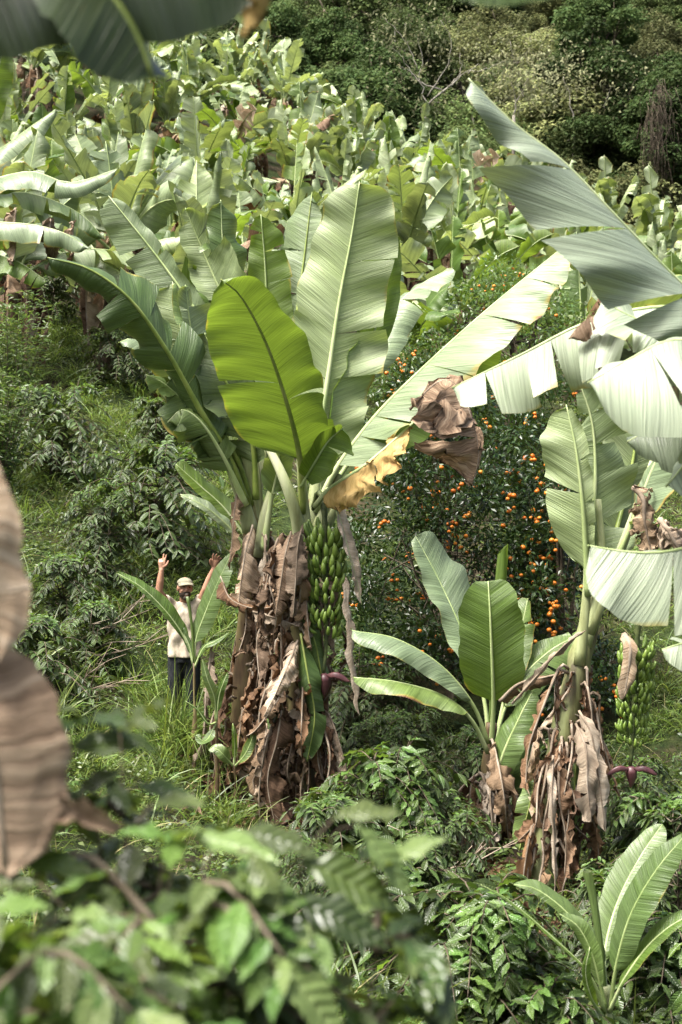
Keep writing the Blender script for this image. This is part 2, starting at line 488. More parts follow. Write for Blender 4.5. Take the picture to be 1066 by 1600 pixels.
# ---------------------------------------------------------------- banana leaves
def leaf_geo(pts, w, up, lam=0.15, lam1=1.0, fold=(0.2, 0.2), curl=(0.5, 0.5), tears=(3, 3), seed=0, ripple=0.012, crumple=0.0, va=0.3,
             ns=44, nw=7, tvar=0.3, gap=0.03, twist=0.0, power=2.6, r0=0.03, r1=0.005, taper=0.75, wnoise=0.03, cf=5.0, tearmid=0.0, up1=None, ws=None, wave=0.03):
    """one banana leaf. w=(a,b): half widths on the side left / right of travel in the picture.
    tears: number or explicit list of tear positions per side. returns lamina (V,Q,UV,edge) and rib (V,Q,T)"""
    r = np.random.default_rng(seed)
    C, L = spline(pts, ns + 1)
    T = nrm(np.gradient(C, axis=0))
    up = np.asarray(up, float)
    t_ = np.linspace(0, 1, ns + 1)[:, None]
    U = np.repeat(up[None], ns + 1, 0) if up1 is None else up[None] * (1 - t_) + np.asarray(up1, float)[None] * t_
    N = nrm(U - (U * T).sum(1, keepdims=True) * T)
    S = np.cross(T, N)
    if twist:
        a = np.linspace(0, twist, ns + 1)[:, None]
        N, S = N * np.cos(a) + S * np.sin(a), S * np.cos(a) - N * np.sin(a)
    mid = ns // 2
    left = np.array([-T[mid, 2], 0, T[mid, 0]])
    sgnA = 1.0 if S[mid] @ left >= 0 else -1.0
    V, Q, UV, E = [], [], [], []
    wph = np.random.default_rng(seed + 991).uniform(0, 6.28, 2)
    n0 = 0
    vgrid = np.linspace(0, 1, ns + 1)
    for side in (0, 1):
        W = w[side]
        if W <= 0: continue
        sg = sgnA if side == 0 else -sgnA
        tt = tears[side]
        if isinstance(tt, (int, np.integer)):
            tt = np.sort(r.uniform(0.1, 0.95, tt)) if tt else []
        cuts = np.concatenate([[0], np.asarray(tt, float), [1]])
        for k in range(len(cuts) - 1):
            a, b = cuts[k], cuts[k + 1]
            if b - a < 0.012: continue
            nr = max(3, int(math.ceil((b - a) * ns)) + 1)
            t = np.linspace(a, b, nr)                     # along the lamina
            v = lam + (lam1 - lam) * t                    # along the whole rib
            tq = np.clip(t, 0, 1)
            prof = np.clip(1 - np.abs(2 * tq ** taper - 1) ** power, 0, 1) ** (1 / power * 1.25)
            wl = W * prof * (1 + wnoise * np.sin(t * 17 + r.uniform(0, 6)) + wnoise * 0.6 * np.sin(t * 41 + r.uniform(0, 6)) + wnoise * r.normal(size=nr) * 0.08)
            if ws is not None and side == 0: wl = wl * ws[k]
            wl = np.maximum(wl, 0.002)
            if len(cuts) > 2: wl = wl * r.uniform(0.88, 1.04)
            dth = r.normal(0, tvar) if len(cuts) > 2 else 0.0
            dcu = r.normal(0, tvar * 1.6) if len(cuts) > 2 else 0.0
            dva = r.normal(0, tvar * 0.25)
            sf = np.linspace(0, 1, nw + 1)
            # tears open outwards: pull strip ends together
            tc = (a + b) / 2
            g_ = gap if len(cuts) > 2 else 0.0
            vv = v[:, None] + (lam1 - lam) * (tc - t)[:, None] * np.clip(g_ * sf[None] * 3, 0, 0.4)
            f = lambda X: np.stack([np.interp(vv, vgrid, X[:, q]) for q in range(3)], -1)
            Cc, Tc, Nc, Sc = f(C), nrm(f(T)), nrm(f(N)), nrm(f(S))
            ang = fold[side] + dth * sf[None] ** 0.7 - (curl[side] + dcu) * sf[None] ** 1.3
            ang = ang + ripple * 9 * np.sin(v[:, None] * L * 7 + r.uniform(0, 6)) * sf[None] * 0.5 + tearmid * 0
            ang = np.broadcast_to(ang, (nr, nw + 1))
            lat = nrm(Sc * sg * math.cos(va + dva) + Tc * math.sin(va + dva))
            ds = wl[:, None] / nw
            step = (lat * np.cos(ang)[..., None] + Nc * np.sin(ang)[..., None]) * ds[..., None]
            off = np.cumsum(np.concatenate([np.zeros((nr, 1, 3)), step[:, 1:]], 1), 1)
            X = Cc + off
            nn = -lat * np.sin(ang)[..., None] + Nc * np.cos(ang)[..., None]
            rp = ripple * (np.sin(v[:, None] * L * 11 + r.uniform(0, 6) + 2 * sf[None]) + 0.6 * np.sin(v[:, None] * L * 27 + r.uniform(0, 6))) * sf[None]
            rp = rp + wave * np.sin(v[:, None] * L * 2 * math.pi / 0.55 + wph[side] + 0.8 * np.sin(v[:, None] * L * 4.1)) * sf[None] ** 1.4 * min(1.0, W / 0.3)
            X = X + nn * rp[..., None]
            if crumple:
                q = X.reshape(-1, 3)
                amp = (crumple * sf[None] ** 0.8 * np.ones((nr, 1))).reshape(-1, 1)
                d = np.stack([snoise(q, seed * 7 + 1 + c, cf) for c in range(3)], 1)
                d += 0.45 * np.stack([snoise(q, seed * 7 + 4 + c, cf * 2.7) for c in range(3)], 1)
                X = (q + d * amp).reshape(X.shape)
            idx = n0 + np.arange(nr * (nw + 1)).reshape(nr, nw + 1)
            q4 = np.stack([idx[:-1, :-1], idx[:-1, 1:], idx[1:, 1:], idx[1:, :-1]], -1).reshape(-1, 4)
            if sg < 0: q4 = q4[:, ::-1]
            # winding so that the normal is +N (upper surface is the front)
            V.append(X.reshape(-1, 3)); Q.append(q4)
            UV.append(np.stack([(wl[:, None] * sf[None] * (1 if side else -1)) + seed * 0.37, np.broadcast_to(v[:, None] * L, (nr, nw + 1)) - wl[:, None] * sf[None] * math.sin(va) + seed * 0.71], -1).reshape(-1, 2))
            tipe = np.clip((t - 0.965) / 0.035, 0, 1)
            te = np.zeros(nr)
            if len(cuts) > 2:
                te = np.maximum(np.clip(1 - (t - a) * L / 0.02, 0, 1) * (k > 0), np.clip(1 - (b - t) * L / 0.02, 0, 1) * (k < len(cuts) - 2)) * 0.35
            E.append(np.maximum(np.maximum(sf[None] * np.ones((nr, 1)), tipe[:, None]), (te[:, None] + sf[None] * 0.65) * (te[:, None] > 0)).ravel())
            n0 += nr * (nw + 1)
    rr = r0 + (r1 - r0) * np.linspace(0, 1, ns + 1) ** 0.75
    rib = tube(C[::2] - N[::2] * rr[::2, None] * 0.55, rr[::2], 6)
    if V:
        V, Q, UV, E = np.vstack(V), np.vstack(Q), np.vstack(UV), np.concatenate(E)
    return (V, Q, UV, E), rib, (C, N, S, T)


def add_leaf(root, pts, w, up, mat='leaf', rib='rib', name='leaf', thick=False, **kw):
    """a leaf part (lamina) with its midrib as a sub-part; pts in world coordinates"""
    off = np.array(root.location)
    (V, Q, UV, E), rb, _ = leaf_geo(pts, w, up, **kw)
    lo = link(name, build(name, V - off, Q, UV=UV, mats=[M[mat]], attrs={'edge': E, 'rnd': np.full(len(V), 0.0)}), root)
    if rib:
        link('midrib', build('midrib', rb[0] - off, rb[1], rb[2], mats=[M[rib]]), lo)
    return lo


def dry_leaf(root, base, out, length, width, seed, mat='dry', droop=1.0, crumple=0.05, fold=-0.9, name='dry_leaf', spread=0.25, cf=7.0):
    """a dead leaf hanging from base: rib goes out, then down; torn, rolled lamina"""
    r = np.random.default_rng(seed)
    base = np.asarray(base, float); out = nrm(np.asarray(out, float))
    p1 = base + out * length * 0.12 + np.array([0, 0, length * 0.03])
    p2 = base + out * length * spread + np.array([0, 0, -length * 0.28 * droop])
    p3 = base + out * length * (spread + 0.05) + np.array([r.normal(0, .05), r.normal(0, .05), -length * 0.65 * droop])
    p4 = base + out * length * (spread + r.uniform(-0.12, 0.12)) + np.array([r.normal(0, .08), r.normal(0, .08), -length * droop])
    up = out + np.array([0, 0, 0.4]) + r.normal(0, 0.25, 3)
    return add_leaf(root, [base, p1, p2, p3, p4], (width * r.uniform(.5, 1.1), width * r.uniform(.5, 1.1)), up, mat, 'twig', name, lam=0.08,
                    fold=(fold + r.normal(0, .4), fold + r.normal(0, .4)), curl=(r.normal(0.3, 1.3), r.normal(0.3, 1.3)), tears=(int(r.integers(1, 5)), int(r.integers(1, 5))),
                    seed=seed, crumple=crumple, cf=cf, tvar=0.55, gap=0.05, ns=30, nw=7, r0=0.016, r1=0.004, va=0.5, wnoise=0.07, power=2.0)


# ---------------------------------------------------------------- many small leaves at once
def leaves_batch(base, dirn, nor, L, W, rows=3, droop=0.25, fold=0.25, shape=0.85, rnd=None, flat=False):
    """-> V,Q,UV,rnd ; each leaf rows x 2 quads"""
    base = np.asarray(base, float); n = len(base)
    D = nrm(dirn); nor = np.asarray(nor, float)
    N = nrm(nor - (nor * D).sum(1, keepdims=True) * D); S = np.cross(D, N)
    L = np.broadcast_to(np.asarray(L, float), (n,)); W = np.broadcast_to(np.asarray(W, float), (n,))
    droop = np.broadcast_to(np.asarray(droop, float), (n,))
    t = np.linspace(0, 1, rows + 1)
    hw = np.sin(np.pi * np.clip(t, 0.02, 0.985) ** shape)
    hw[0] = 0.06; hw[-1] = 0.03
    c = base[:, None] + D[:, None] * (L[:, None] * t[None])[..., None]
    c[..., 2] -= (droop * L)[:, None] * t[None] ** 2
    h = (W[:, None] / 2 * hw[None])[..., None]
    l = c + S[:, None] * h + N[:, None] * h * fold
    rr = c - S[:, None] * h + N[:, None] * h * fold
    if flat:
        X = np.stack([l, rr], 2)
        k = (np.arange(n) * (rows + 1) * 2)[:, None] + (np.arange(rows) * 2)[None]
        Q = np.stack([k + 1, k, k + 2, k + 3], -1).reshape(-1, 4)
        UV = np.stack([np.broadcast_to(np.array([-.5, .5])[None, None], (n, rows + 1, 2)), np.broadcast_to(t[None, :, None], (n, rows + 1, 2))], -1).reshape(-1, 2)
        if rnd is None: rnd = np.random.default_rng(n).uniform(0, 1, n)
        return X.reshape(-1, 3), Q, UV, np.repeat(rnd, (rows + 1) * 2)
    X = np.stack([l, c, rr], 2)                              # n, rows+1, 3, 3
    V = X.reshape(-1, 3)
    k = (np.arange(n) * (rows + 1) * 3)[:, None, None] + (np.arange(rows) * 3)[None, :, None] + np.arange(2)[None, None]
    Q = np.stack([k + 1, k, k + 3, k + 4], -1).reshape(-1, 4)
    u = np.broadcast_to(np.array([-1., 0, 1])[None, None] * hw[None, :, None] * 0.5, (n, rows + 1, 3))
    v = np.broadcast_to(t[None, :, None], (n, rows + 1, 3))
    UV = np.stack([u, v], -1).reshape(-1, 2)
    if rnd is None: rnd = np.random.default_rng(n).uniform(0, 1, n)
    return V, Q, UV, np.repeat(rnd, (rows + 1) * 3)


def dirs(n, r, zmin=-1, zmax=1):
    z = r.uniform(zmin, zmax, n); a = r.uniform(0, 2 * math.pi, n)
    s = np.sqrt(np.clip(1 - z * z, 0, 1))
    return np.stack([s * np.cos(a), s * np.sin(a), z], 1)


def branch_tubes(paths, sides=5):
    A = Acc()
    for p, ra in paths:
        A.add(*tube(p, ra, sides))
    return A

# ---------------------------------------------------------------- the banana bunch and its bud
def banana_mesh():
    t = np.linspace(0, 1, 8)
    a = t * 1.25
    path = np.stack([0.095 * np.sin(a) * 1.0, np.zeros(8), 0.095 * (1 - np.cos(a)) * 1.15], 1)
    rad = 0.0195 * np.array([0.45, 0.72, 0.95, 1.0, 1.0, 0.92, 0.62, 0.3])
    V, Q, T = tube(path, rad, 6)
    mi = np.zeros(len(Q) + len(T), int); mi[len(Q) + 6:] = 1
    return build('banana', V, Q, T, mats=[M['banana'], M['banana_tip']], midx=mi)


BANANA = banana_mesh()


def bunch(root, top, bottom, nhand, rad, seed, scale=1.0, bud_at=None, bracts=2, name='banana_bunch', arch=None):
    """stalk (part of the plant) > each banana; then the male bud"""
    r = np.random.default_rng(seed)
    off = np.array(root.location)
    top, bottom = np.asarray(top, float), np.asarray(bottom, float)
    bud_at = np.asarray(bud_at, float)
    pts = (list(arch) if arch is not None else []) + [top, top * .5 + bottom * .5, bottom, bud_at]
    C, L = spline(pts, 30)
    V, Q, T = tube(C - off, np.linspace(0.035, 0.016, 30) * (1 + 0.15 * np.sin(np.arange(30) * 2.1)), 8)
    st = link(name, build(name, V, Q, T, mats=[M['stalk']]), root)
    ax = bottom - top
    for h in range(nhand):
        f = (h + 0.2) / nhand
        size = scale * (1.0 - 0.30 * max(0, f - 0.3) / 0.7)
        c = top + ax * f
        a0 = r.uniform(0, 6.28)
        n = int((16 if scale < 1 else 13) - 2 * f)
        tw = r.normal(0, 5)
        for i in range(n):
            a = a0 + (i / n) * 2 * math.pi + r.normal(0, 0.05)
            rr = rad * 0.40 * (1 if f < .6 else 1 - 0.3 * (f - .6))
            zt = 0.03 * math.sin(a * 1.0 + h * 2.4)
            p = c + np.array([math.cos(a) * rr, math.sin(a) * rr, zt + r.normal(0, 0.014)])
            link('banana', BANANA, st, p - off, (R(r.normal(0, 10)), R(-24 + tw + r.normal(0, 9)), a), size * np.array([1.25, 1.3, 1.3]) * r.uniform(0.8, 1.12))
    # bud: pointed ovoid hanging down
    z = np.linspace(0, 1, 14)
    scale = min(scale, 1.0)
    prof = np.array([0.35, .72, .92, 1.0, 1.0, .96, .9, .82, .73, .62, .5, .36, .2, .03]) * 0.062 * scale
    path = bud_at[None] + np.stack([0.012 * np.sin(z * 3), 0 * z, -z * 0.24 * scale], 1)
    V, Q, T = tube(path - off, prof * (1 + 0.02 * np.cos(np.arange(14) * 2)), 12)
    bd = link('flower_bud', build('flower_bud', V, Q, T, mats=[M['bud']]), root)
    for k in range(bracts):
        sx = (-1, 1)[k % 2]
        p0 = bud_at + np.array([sx * 0.02, -0.03, -0.01])
        ps = [p0, p0 + np.array([sx * 0.09, -0.04, 0.035]) * scale, p0 + np.array([sx * 0.17, -0.05, 0.01]) * scale, p0 + np.array([sx * 0.25, -0.05, -0.06]) * scale]
        add_leaf_sub(bd, off, ps, (0.065 * scale, 0.065 * scale), (0, -0.4, 1), 'bud', 'bract', seed + k)
    return st


def add_leaf_sub(parent, off, pts, w, up, mat, name, seed, **kw):
    d = dict(lam=0.0, fold=(-0.5, -0.5), curl=(0.8, 0.8), tears=(0, 0), ripple=0.0, ns=12, nw=4, power=2.2, va=0.1)
    d.update(kw)
    (V, Q, UV, E), rb, _ = leaf_geo(pts, w, up, seed=seed, **d)
    o = link(name, build(name, V - off, Q, UV=UV, mats=[M[mat]], attrs={'edge': E * 0}), parent)
    md = o.modifiers.new('thickness', 'SOLIDIFY'); md.thickness = 0.008
    return o


def pseudostem(root, pts, r0, r1, mat, seed, n=26, name='pseudostem'):
    off = np.array(root.location)
    C, L = spline(pts, n)
    ra = np.linspace(r0, r1, n)
    V, Q, T = tube(C - off, ra, 14)
    d = snoise(V, seed, 6.0)[:, None] * 0.014
    A = nrm(V - np.repeat(C - off, 14, 0) if len(V) == n * 14 else V - np.vstack([np.repeat(C - off, 14, 0), (C - off)[[0, -1]]]) + 1e-6)
    return link(name, build(name, V + A * d, Q, T, mats=[M[mat]]), root)


def sheath(root, pts, w_, up, seed, mat='stem_green', name='leaf_sheath'):
    """thick green petiole base hugging the stem"""
    off = np.array(root.location)
    C, L = spline(pts, 12)
    w = w_ * (.72 if seed >= 20 else 1)
    V, Q, T = tube(C - off, np.linspace(w * 1.3, w * 0.6, 12), 10, squash=(1.0, 0.62))
    return link(name, build(name, V, Q, T, mats=[M[mat]]), root)


# ================================================================ the clump in the middle: two tall plants
def base_of(px, d, py=None):
    x = (px - CX) / FPX * d
    return np.array([x, d, gz(x, d)])


clump_front = empty('banana_plant', base_of(470, 14.7), 'tall banana plant carrying the large green bunch, in the middle', 'banana plant')
clump_back = empty('banana_plant', base_of(376, 15.3), 'tall banana plant with dark drooping torn leaf, beside the man', 'banana plant')
pa, pb = clump_front, clump_back
A0, B0 = np.array(pa.location), np.array(pb.location)
pseudostem(pa, [A0 + (0, 0, -0.1), P(468, 1050, 14.75), P(474, 880, 14.8), P(480, 780, 14.85)], 0.17, 0.085, 'stem', 3)
pseudostem(pb, [B0 + (0, 0, -0.1), P(388, 1000, 15.25), P(394, 860, 15.2), P(390, 770, 15.2)], 0.17, 0.09, 'stem', 4)

# petioles of the front plant
for i, (pts, w) in enumerate((([(472, 860, 14.7), (462, 800, 14.6), (440, 740, 14.6), (415, 690, 14.7)], .062), ([(480, 850, 14.7), (474, 780, 14.62), (468, 700, 14.5)], .055),
                              ([(486, 840, 14.8), (490, 780, 14.8), (498, 700, 14.9)], .06), ([(490, 850, 14.75), (505, 800, 14.75), (530, 740, 14.75)], .055),
                              ([(497, 845, 14.7), (522, 800, 14.62), (530, 755, 14.6)], .045))):
    sheath(pa, PP(pts), w, None, i)
for i, (pts, w) in enumerate((([(392, 830, 15.1), (372, 760, 15.0), (345, 690, 14.9)], .07), ([(398, 825, 15.2), (388, 740, 15.1), (372, 650, 15.0)], .062),
                              ([(402, 830, 15.2), (400, 750, 15.2), (388, 660, 15.3)], .06), ([(406, 870, 15.1), (415, 800, 15.0), (438, 730, 15.0)], .055), ([(396, 800, 15.3), (410, 720, 15.4), (420, 640, 15.5)], .05))):
    sheath(pb, PP(pts), w, None, 10 + i)

UPB = (0.1, 0.75, 0.65)       # upper surface faces away and up: we see the underside
# broad backlit leaf leaning towards the camera
add_leaf(pa, PP([(474, 800, 14.65), (470, 720, 14.45), (452, 640, 14.1), (418, 540, 13.7), (378, 465, 13.4), (345, 436, 13.25)]), (0.66, 0.50), (0.25, 0.9, 0.45), 'leaf_fresh', 'rib_back',
         lam=0.20, fold=(0.05, 0.35), curl=(0.2, 0.9), tears=([0.42], [0.18, 0.33]), seed=21, wnoise=0.015, r0=0.042, r1=0.006, power=2.5, taper=0.62, tvar=0.16, gap=0.02, va=0.25, ns=56, nw=9)
# tall upright leaf, pale underside to us
add_leaf(pa, PP([(488, 800, 14.85), (495, 700, 14.95), (512, 590, 15.0), (530, 470, 15.05), (550, 365, 15.1), (562, 284, 15.05)]), (0.46, 0.58), (-0.25, 0.9, 0.1), 'leaf', 'rib',
         lam=0.14, fold=(0.30, 0.1), curl=(0.25, 0.5), tears=([0.30, 0.47], [0.18, 0.30, 0.46, 0.72]), seed=22, wave=0.05, r0=0.045, r1=0.006, power=3.2, taper=0.78, tvar=0.22, gap=0.015, va=0.28, ns=60, nw=9)
# leaf behind it on the right
add_leaf(pa, PP([(492, 800, 14.95), (520, 690, 15.2), (570, 560, 15.5), (602, 450, 15.7), (612, 345, 15.8)]), (0.5, 0.26), (-0.7, 0.7, 0.2), 'leaf_fresh', 'rib',
         lam=0.2, fold=(0.2, 0.3), curl=(0.4, 0.4), tears=(2, 2), seed=23, r0=0.04, power=2.8)
# leaf behind it on the left, in torn blocks
add_leaf(pa, PP([(482, 800, 15.0), (462, 660, 15.5), (462, 520, 15.9), (476, 400, 16.1), (488, 300, 16.2)]), (0.52, 0.2), (0.3, 0.9, 0.2), 'leaf', 'rib_back',
         lam=0.3, fold=(0.2, 0.1), curl=(0.5, 0.5), tears=([.35, .55, .74], 2), seed=24, r0=0.04, tvar=0.4, gap=0.05, power=3.2)
# long straight leaf to the upper right, upper face to the sky and to us
add_leaf(pa, PP([(492, 800, 14.75), (520, 738, 14.7), (585, 650, 14.6), (665, 570, 14.5), (765, 480, 14.45), (882, 384, 14.5)]), (0.42, 0.66), (-0.42, -0.55, 0.7), 'leaf_pale', 'rib',
         lam=0.14, fold=(-0.55, -0.12), curl=(0.6, 0.35), tears=([.3, .6, .8], [.12, .20, .43, .66, .84]), seed=25, wave=0.04, r0=0.042, tvar=0.13, gap=0.02, power=2.4, taper=0.62, va=0.42, ns=60, nw=9)
# a second leaf under it with its yellow-green underside
add_leaf(pa, PP([(500, 790, 14.95), (560, 700, 15.1), (640, 620, 15.2), (720, 560, 15.2), (775, 520, 15.1)]), (0.2, 0.5), (-0.3, 0.6, 0.7), 'leaf_fresh', 'rib',
         lam=0.3, fold=(0.0, -0.6), curl=(0.4, 0.2), tears=(1, 1), seed=26, r0=0.035, tvar=0.2)
# small leaf pointing right behind
add_leaf(pa, PP([(490, 800, 15.1), (540, 640, 15.6), (610, 490, 16.2), (665, 440, 16.4), (708, 418, 16.5)]), (0.16, 0.36), (-0.4, -0.4, 0.8), 'leaf_pale', 'rib',
         lam=0.45, fold=(-0.3, -0.2), curl=(0.4, 0.4), tears=(1, 2), seed=27, r0=0.035)
# short curled flap low on the front leaf, pale side out
add_leaf(pa, PP([(470, 760, 14.4), (490, 725, 14.25), (512, 690, 14.2), (536, 668, 14.2)]), (0.18, 0.34), (-0.2, 0.5, 0.7), 'leaf_fresh', 'rib',
         lam=0.15, fold=(0.1, -0.5), curl=(0.4, 1.2), tears=(0, 1), seed=28, r0=0.02)
# the dying leaf: yellow near the stem, brown and crumpled at the hanging end
add_leaf(pa, PP([(490, 790, 14.5), (515, 762, 14.3), (575, 722, 14.15), (640, 665, 14.1), (690, 618, 14.1), (708, 612, 14.1)]), (0.02, 0.31), (-0.3, -0.6, 0.75), 'dry_yellow', 'rib', name='dry_leaf',
         lam=0.1, lam1=0.72, fold=(-1.0, -0.35), curl=(0.2, 0.5), tears=(0, [.3, .58, .8]), seed=29, crumple=0.05, r0=0.03, r1=0.012, tvar=0.3, gap=0.03, va=-0.5, power=4.0, ns=50, nw=9)
add_leaf(pa, PP([(640, 640, 14.08), (682, 598, 14.05), (712, 600, 14.0), (736, 650, 13.95), (748, 710, 13.95), (738, 758, 13.95)]), (0.06, 0.70), (0.3, -0.7, 0.55), 'dry_near', 'twig', name='dry_leaf',
         lam=0.02, fold=(-0.2, 0.1), curl=(0.4, 0.7), tears=(0, [.34, .7]), seed=30, crumple=0.075, r0=0.014, r1=0.006, tvar=0.35, gap=0.06, va=0.1, power=2.6, ns=44, nw=10, cf=5)
# hanging twisted dead strip to the right of the bunch
add_leaf(pa, PP([(512, 762, 14.5), (528, 800, 14.35), (545, 860, 14.3), (558, 910, 14.3), (566, 945, 14.3)]), (0.10, 0.08), (0.7, -0.7, 0.2), 'dry_grey', 'rib', name='dry_leaf',
         lam=0.05, fold=(0.5, 0.4), curl=(0.9, 0.4), tears=(0, 0), seed=31, crumple=0.02, r0=0.022, power=2.0)
add_leaf(pa, PP([(540, 900, 14.35), (546, 980, 14.3), (552, 1050, 14.3), (560, 1115, 14.3)]), (0.05, 0.05), (0.3, -0.9, 0.2), 'dry_grey', None, name='dry_leaf', lam=0.0, fold=(0.5, 0.5), curl=(1.5, 1.5), tears=(0, 0), seed=32, crumple=0.02, ns=20, nw=3)

# dark, long, drooping leaf to the left
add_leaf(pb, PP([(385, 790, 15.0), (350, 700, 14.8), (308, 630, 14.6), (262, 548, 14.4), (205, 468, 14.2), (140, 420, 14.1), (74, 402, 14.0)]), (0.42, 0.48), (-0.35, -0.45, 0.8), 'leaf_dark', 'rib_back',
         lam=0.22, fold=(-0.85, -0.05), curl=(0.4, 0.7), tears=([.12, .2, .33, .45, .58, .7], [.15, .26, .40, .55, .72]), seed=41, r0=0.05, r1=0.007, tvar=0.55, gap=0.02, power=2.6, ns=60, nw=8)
# pale torn flaps under it (another leaf seen from below)
add_leaf(pb, PP([(388, 780, 15.2), (350, 680, 15.1), (310, 590, 15.0), (285, 520, 14.9), (270, 440, 14.9)]), (0.52, 0.30), (0.5, 0.6, 0.5), 'leaf', 'rib',
         lam=0.25, fold=(-0.2, 0.1), curl=(0.4, 0.7), tears=([.2, .42, .66], [.4, .7]), seed=42, r0=0.045, tvar=0.5, gap=0.05, power=3.0)
# straight leaf to the upper left
add_leaf(pb, PP([(390, 780, 15.3), (372, 660, 15.5), (332, 530, 15.6), (260, 420, 15.7), (170, 306, 15.8)]), (0.36, 0.14), (-0.2, 0.8, 0.5), 'leaf', 'rib',
         lam=0.45, fold=(0.0, 0.3), curl=(0.2, 0.4), tears=(1, 1), seed=43, r0=0.04, power=3.4, tvar=0.15, va=0.35)
# leaf with browned, tattered half
add_leaf(pb, PP([(398, 790, 15.4), (392, 640, 15.7), (362, 500, 15.9), (325, 410, 16.0), (290, 325, 16.0)]), (0.30, 0.46), (0.2, 0.85, 0.4), 'leaf', 'rib',
         lam=0.42, fold=(0.1, 0.15), curl=(0.2, 0.4), tears=(4, 5), seed=44, r0=0.04, power=2.6, tvar=0.4, crumple=0.015)
# two folded dark leaves at the crown
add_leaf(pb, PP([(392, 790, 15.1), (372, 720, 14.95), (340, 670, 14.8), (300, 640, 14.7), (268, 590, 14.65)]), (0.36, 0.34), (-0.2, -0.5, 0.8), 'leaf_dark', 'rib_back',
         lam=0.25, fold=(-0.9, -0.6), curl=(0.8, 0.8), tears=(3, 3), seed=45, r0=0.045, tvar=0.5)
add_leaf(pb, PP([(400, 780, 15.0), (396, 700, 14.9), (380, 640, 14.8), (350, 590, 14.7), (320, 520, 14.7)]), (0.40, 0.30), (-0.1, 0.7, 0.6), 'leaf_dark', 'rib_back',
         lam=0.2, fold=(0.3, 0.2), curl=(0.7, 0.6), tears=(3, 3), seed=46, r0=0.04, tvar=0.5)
# more torn leaves filling the left side of the crown
for i, (pts, w, up, mt, tr) in enumerate((
        ([(390, 780, 15.25), (352, 690, 15.2), (318, 600, 15.1), (300, 520, 15.1), (290, 445, 15.1)], (.36, .36), (.3, -.75, .5), 'leaf_pale', 5),
        ([(388, 785, 15.05), (345, 700, 14.9), (300, 640, 14.75), (258, 600, 14.65), (228, 585, 14.6)], (.30, .40), (-.2, -.5, .8), 'leaf', 5),
        ([(385, 790, 14.95), (350, 715, 14.75), (315, 660, 14.6), (285, 640, 14.55), (262, 660, 14.55)], (.34, .28), (-.2, -.6, .7), 'leaf_dark', 4),
        ([(392, 780, 15.35), (340, 640, 15.5), (270, 560, 15.5), (212, 530, 15.4), (185, 535, 15.4)], (.22, .38), (-.1, -.5, .85), 'leaf_pale', 4),
        ([(398, 780, 15.5), (385, 640, 15.9), (368, 500, 16.2), (350, 400, 16.3), (345, 312, 16.3)], (.30, .34), (.1, -.85, .4), 'leaf', 4),
        ([(395, 785, 15.45), (375, 650, 15.8), (330, 500, 16.1), (290, 440, 16.2), (236, 400, 16.2)], (.3, .34), (-.2, .6, .7), 'leaf_fresh', 4))):
    add_leaf(pb, PP(pts), w, up, mt, 'rib', lam=.28, fold=(-.1, -.3), curl=(.5, .8), tears=(tr, tr), seed=660 + i, r0=.042, tvar=.5, gap=.04, power=2.8, wave=.04)
add_leaf(pb, PP([(405, 780, 15.4), (412, 640, 15.8), (418, 520, 16.0), (415, 420, 16.0), (408, 335, 15.9)]), (.26, .34), (.3, .8, .4), 'leaf_fresh', 'rib', lam=.35, fold=(.1, .2), curl=(.4, .6), tears=(3, 4), seed=671, r0=.04, tvar=.4, gap=.04)
# pale short leaf in front of the stems
add_leaf(pb, PP([(412, 860, 15.0), (424, 780, 14.9), (436, 720, 14.8), (432, 690, 14.7)]), (0.18, 0.2), (0.1, -0.7, 0.6), 'leaf', 'rib', lam=0.5, fold=(0.3, 0.3), curl=(0.6, 0.6), tears=(1, 1), seed=47, r0=0.05)
# low young leaf on the man's side
add_leaf(pb, PP([(392, 850, 15.5), (352, 795, 15.6), (312, 758, 15.6), (275, 725, 15.6)]), (0.10, 0.19), (-0.2, -0.5, 0.8), 'leaf_fresh', 'rib', lam=0.25, fold=(-0.1, -0.1), curl=(0.3, 0.3), tears=(0, 0), seed=48, r0=0.02)
add_leaf(pb, PP([(392, 860, 15.4), (350, 815, 15.4), (318, 790, 15.4), (282, 772, 15.4)]), (0.06, 0.12), (-0.3, -0.4, 0.8), 'leaf_pale', 'rib', lam=0.25, fold=(-0.3, -0.1), curl=(0.3, 0.3), tears=(0, 0), seed=49, r0=0.02)

# the bunch hangs in front of the stem on the right
bunch(pa, P(508, 838, 14.45), P(510, 1000, 14.45), 11, 0.30, 5, 1.22, P(506, 1052, 14.42), 2, arch=[P(490, 800, 14.8), P(497, 770, 14.65), P(506, 790, 14.5)])

# skirt of dead leaves round both stems
for i in range(120):
    r = np.random.default_rng(500 + i)
    root, X0 = (pa, A0) if i % 2 else (pb, B0)
    cx = (464, 384)[i % 2 == 0]
    dd = (14.7, 15.2)[i % 2 == 0]
    py = r.uniform(835, 1230)
    k = r.uniform(-2.9, -0.1) if i % 5 else r.uniform(0, 3)
    out = np.array([math.cos(k), math.sin(k), 0])
    if i % 2 == 0 and py < 1010: cx = 402; out[0] = abs(out[0]) * .6 if r.uniform() < .7 else out[0] * .4
    b = P(cx + r.normal(0, 8), py, dd) + out * 0.13
    ln = r.uniform(0.5, 1.3) * (1 if py < 1120 else 0.75)
    ln = min(ln, b[2] - gz(b[0], b[1]) + 0.12)
    if ln < 0.2: continue
    dry_leaf(root, b, out, ln, r.uniform(0.05, 0.19), 500 + i, ('dry_grey', 'dry', 'dry_rust', 'dry_rust')[int(r.integers(0, 4))] if py < 1000 else ('dry', 'dry_rust', 'dry_rust', 'dry_rust')[int(r.integers(0, 4))],
             crumple=r.uniform(0.03, 0.07), spread=r.uniform(0.10, 0.36), cf=r.uniform(5, 9))
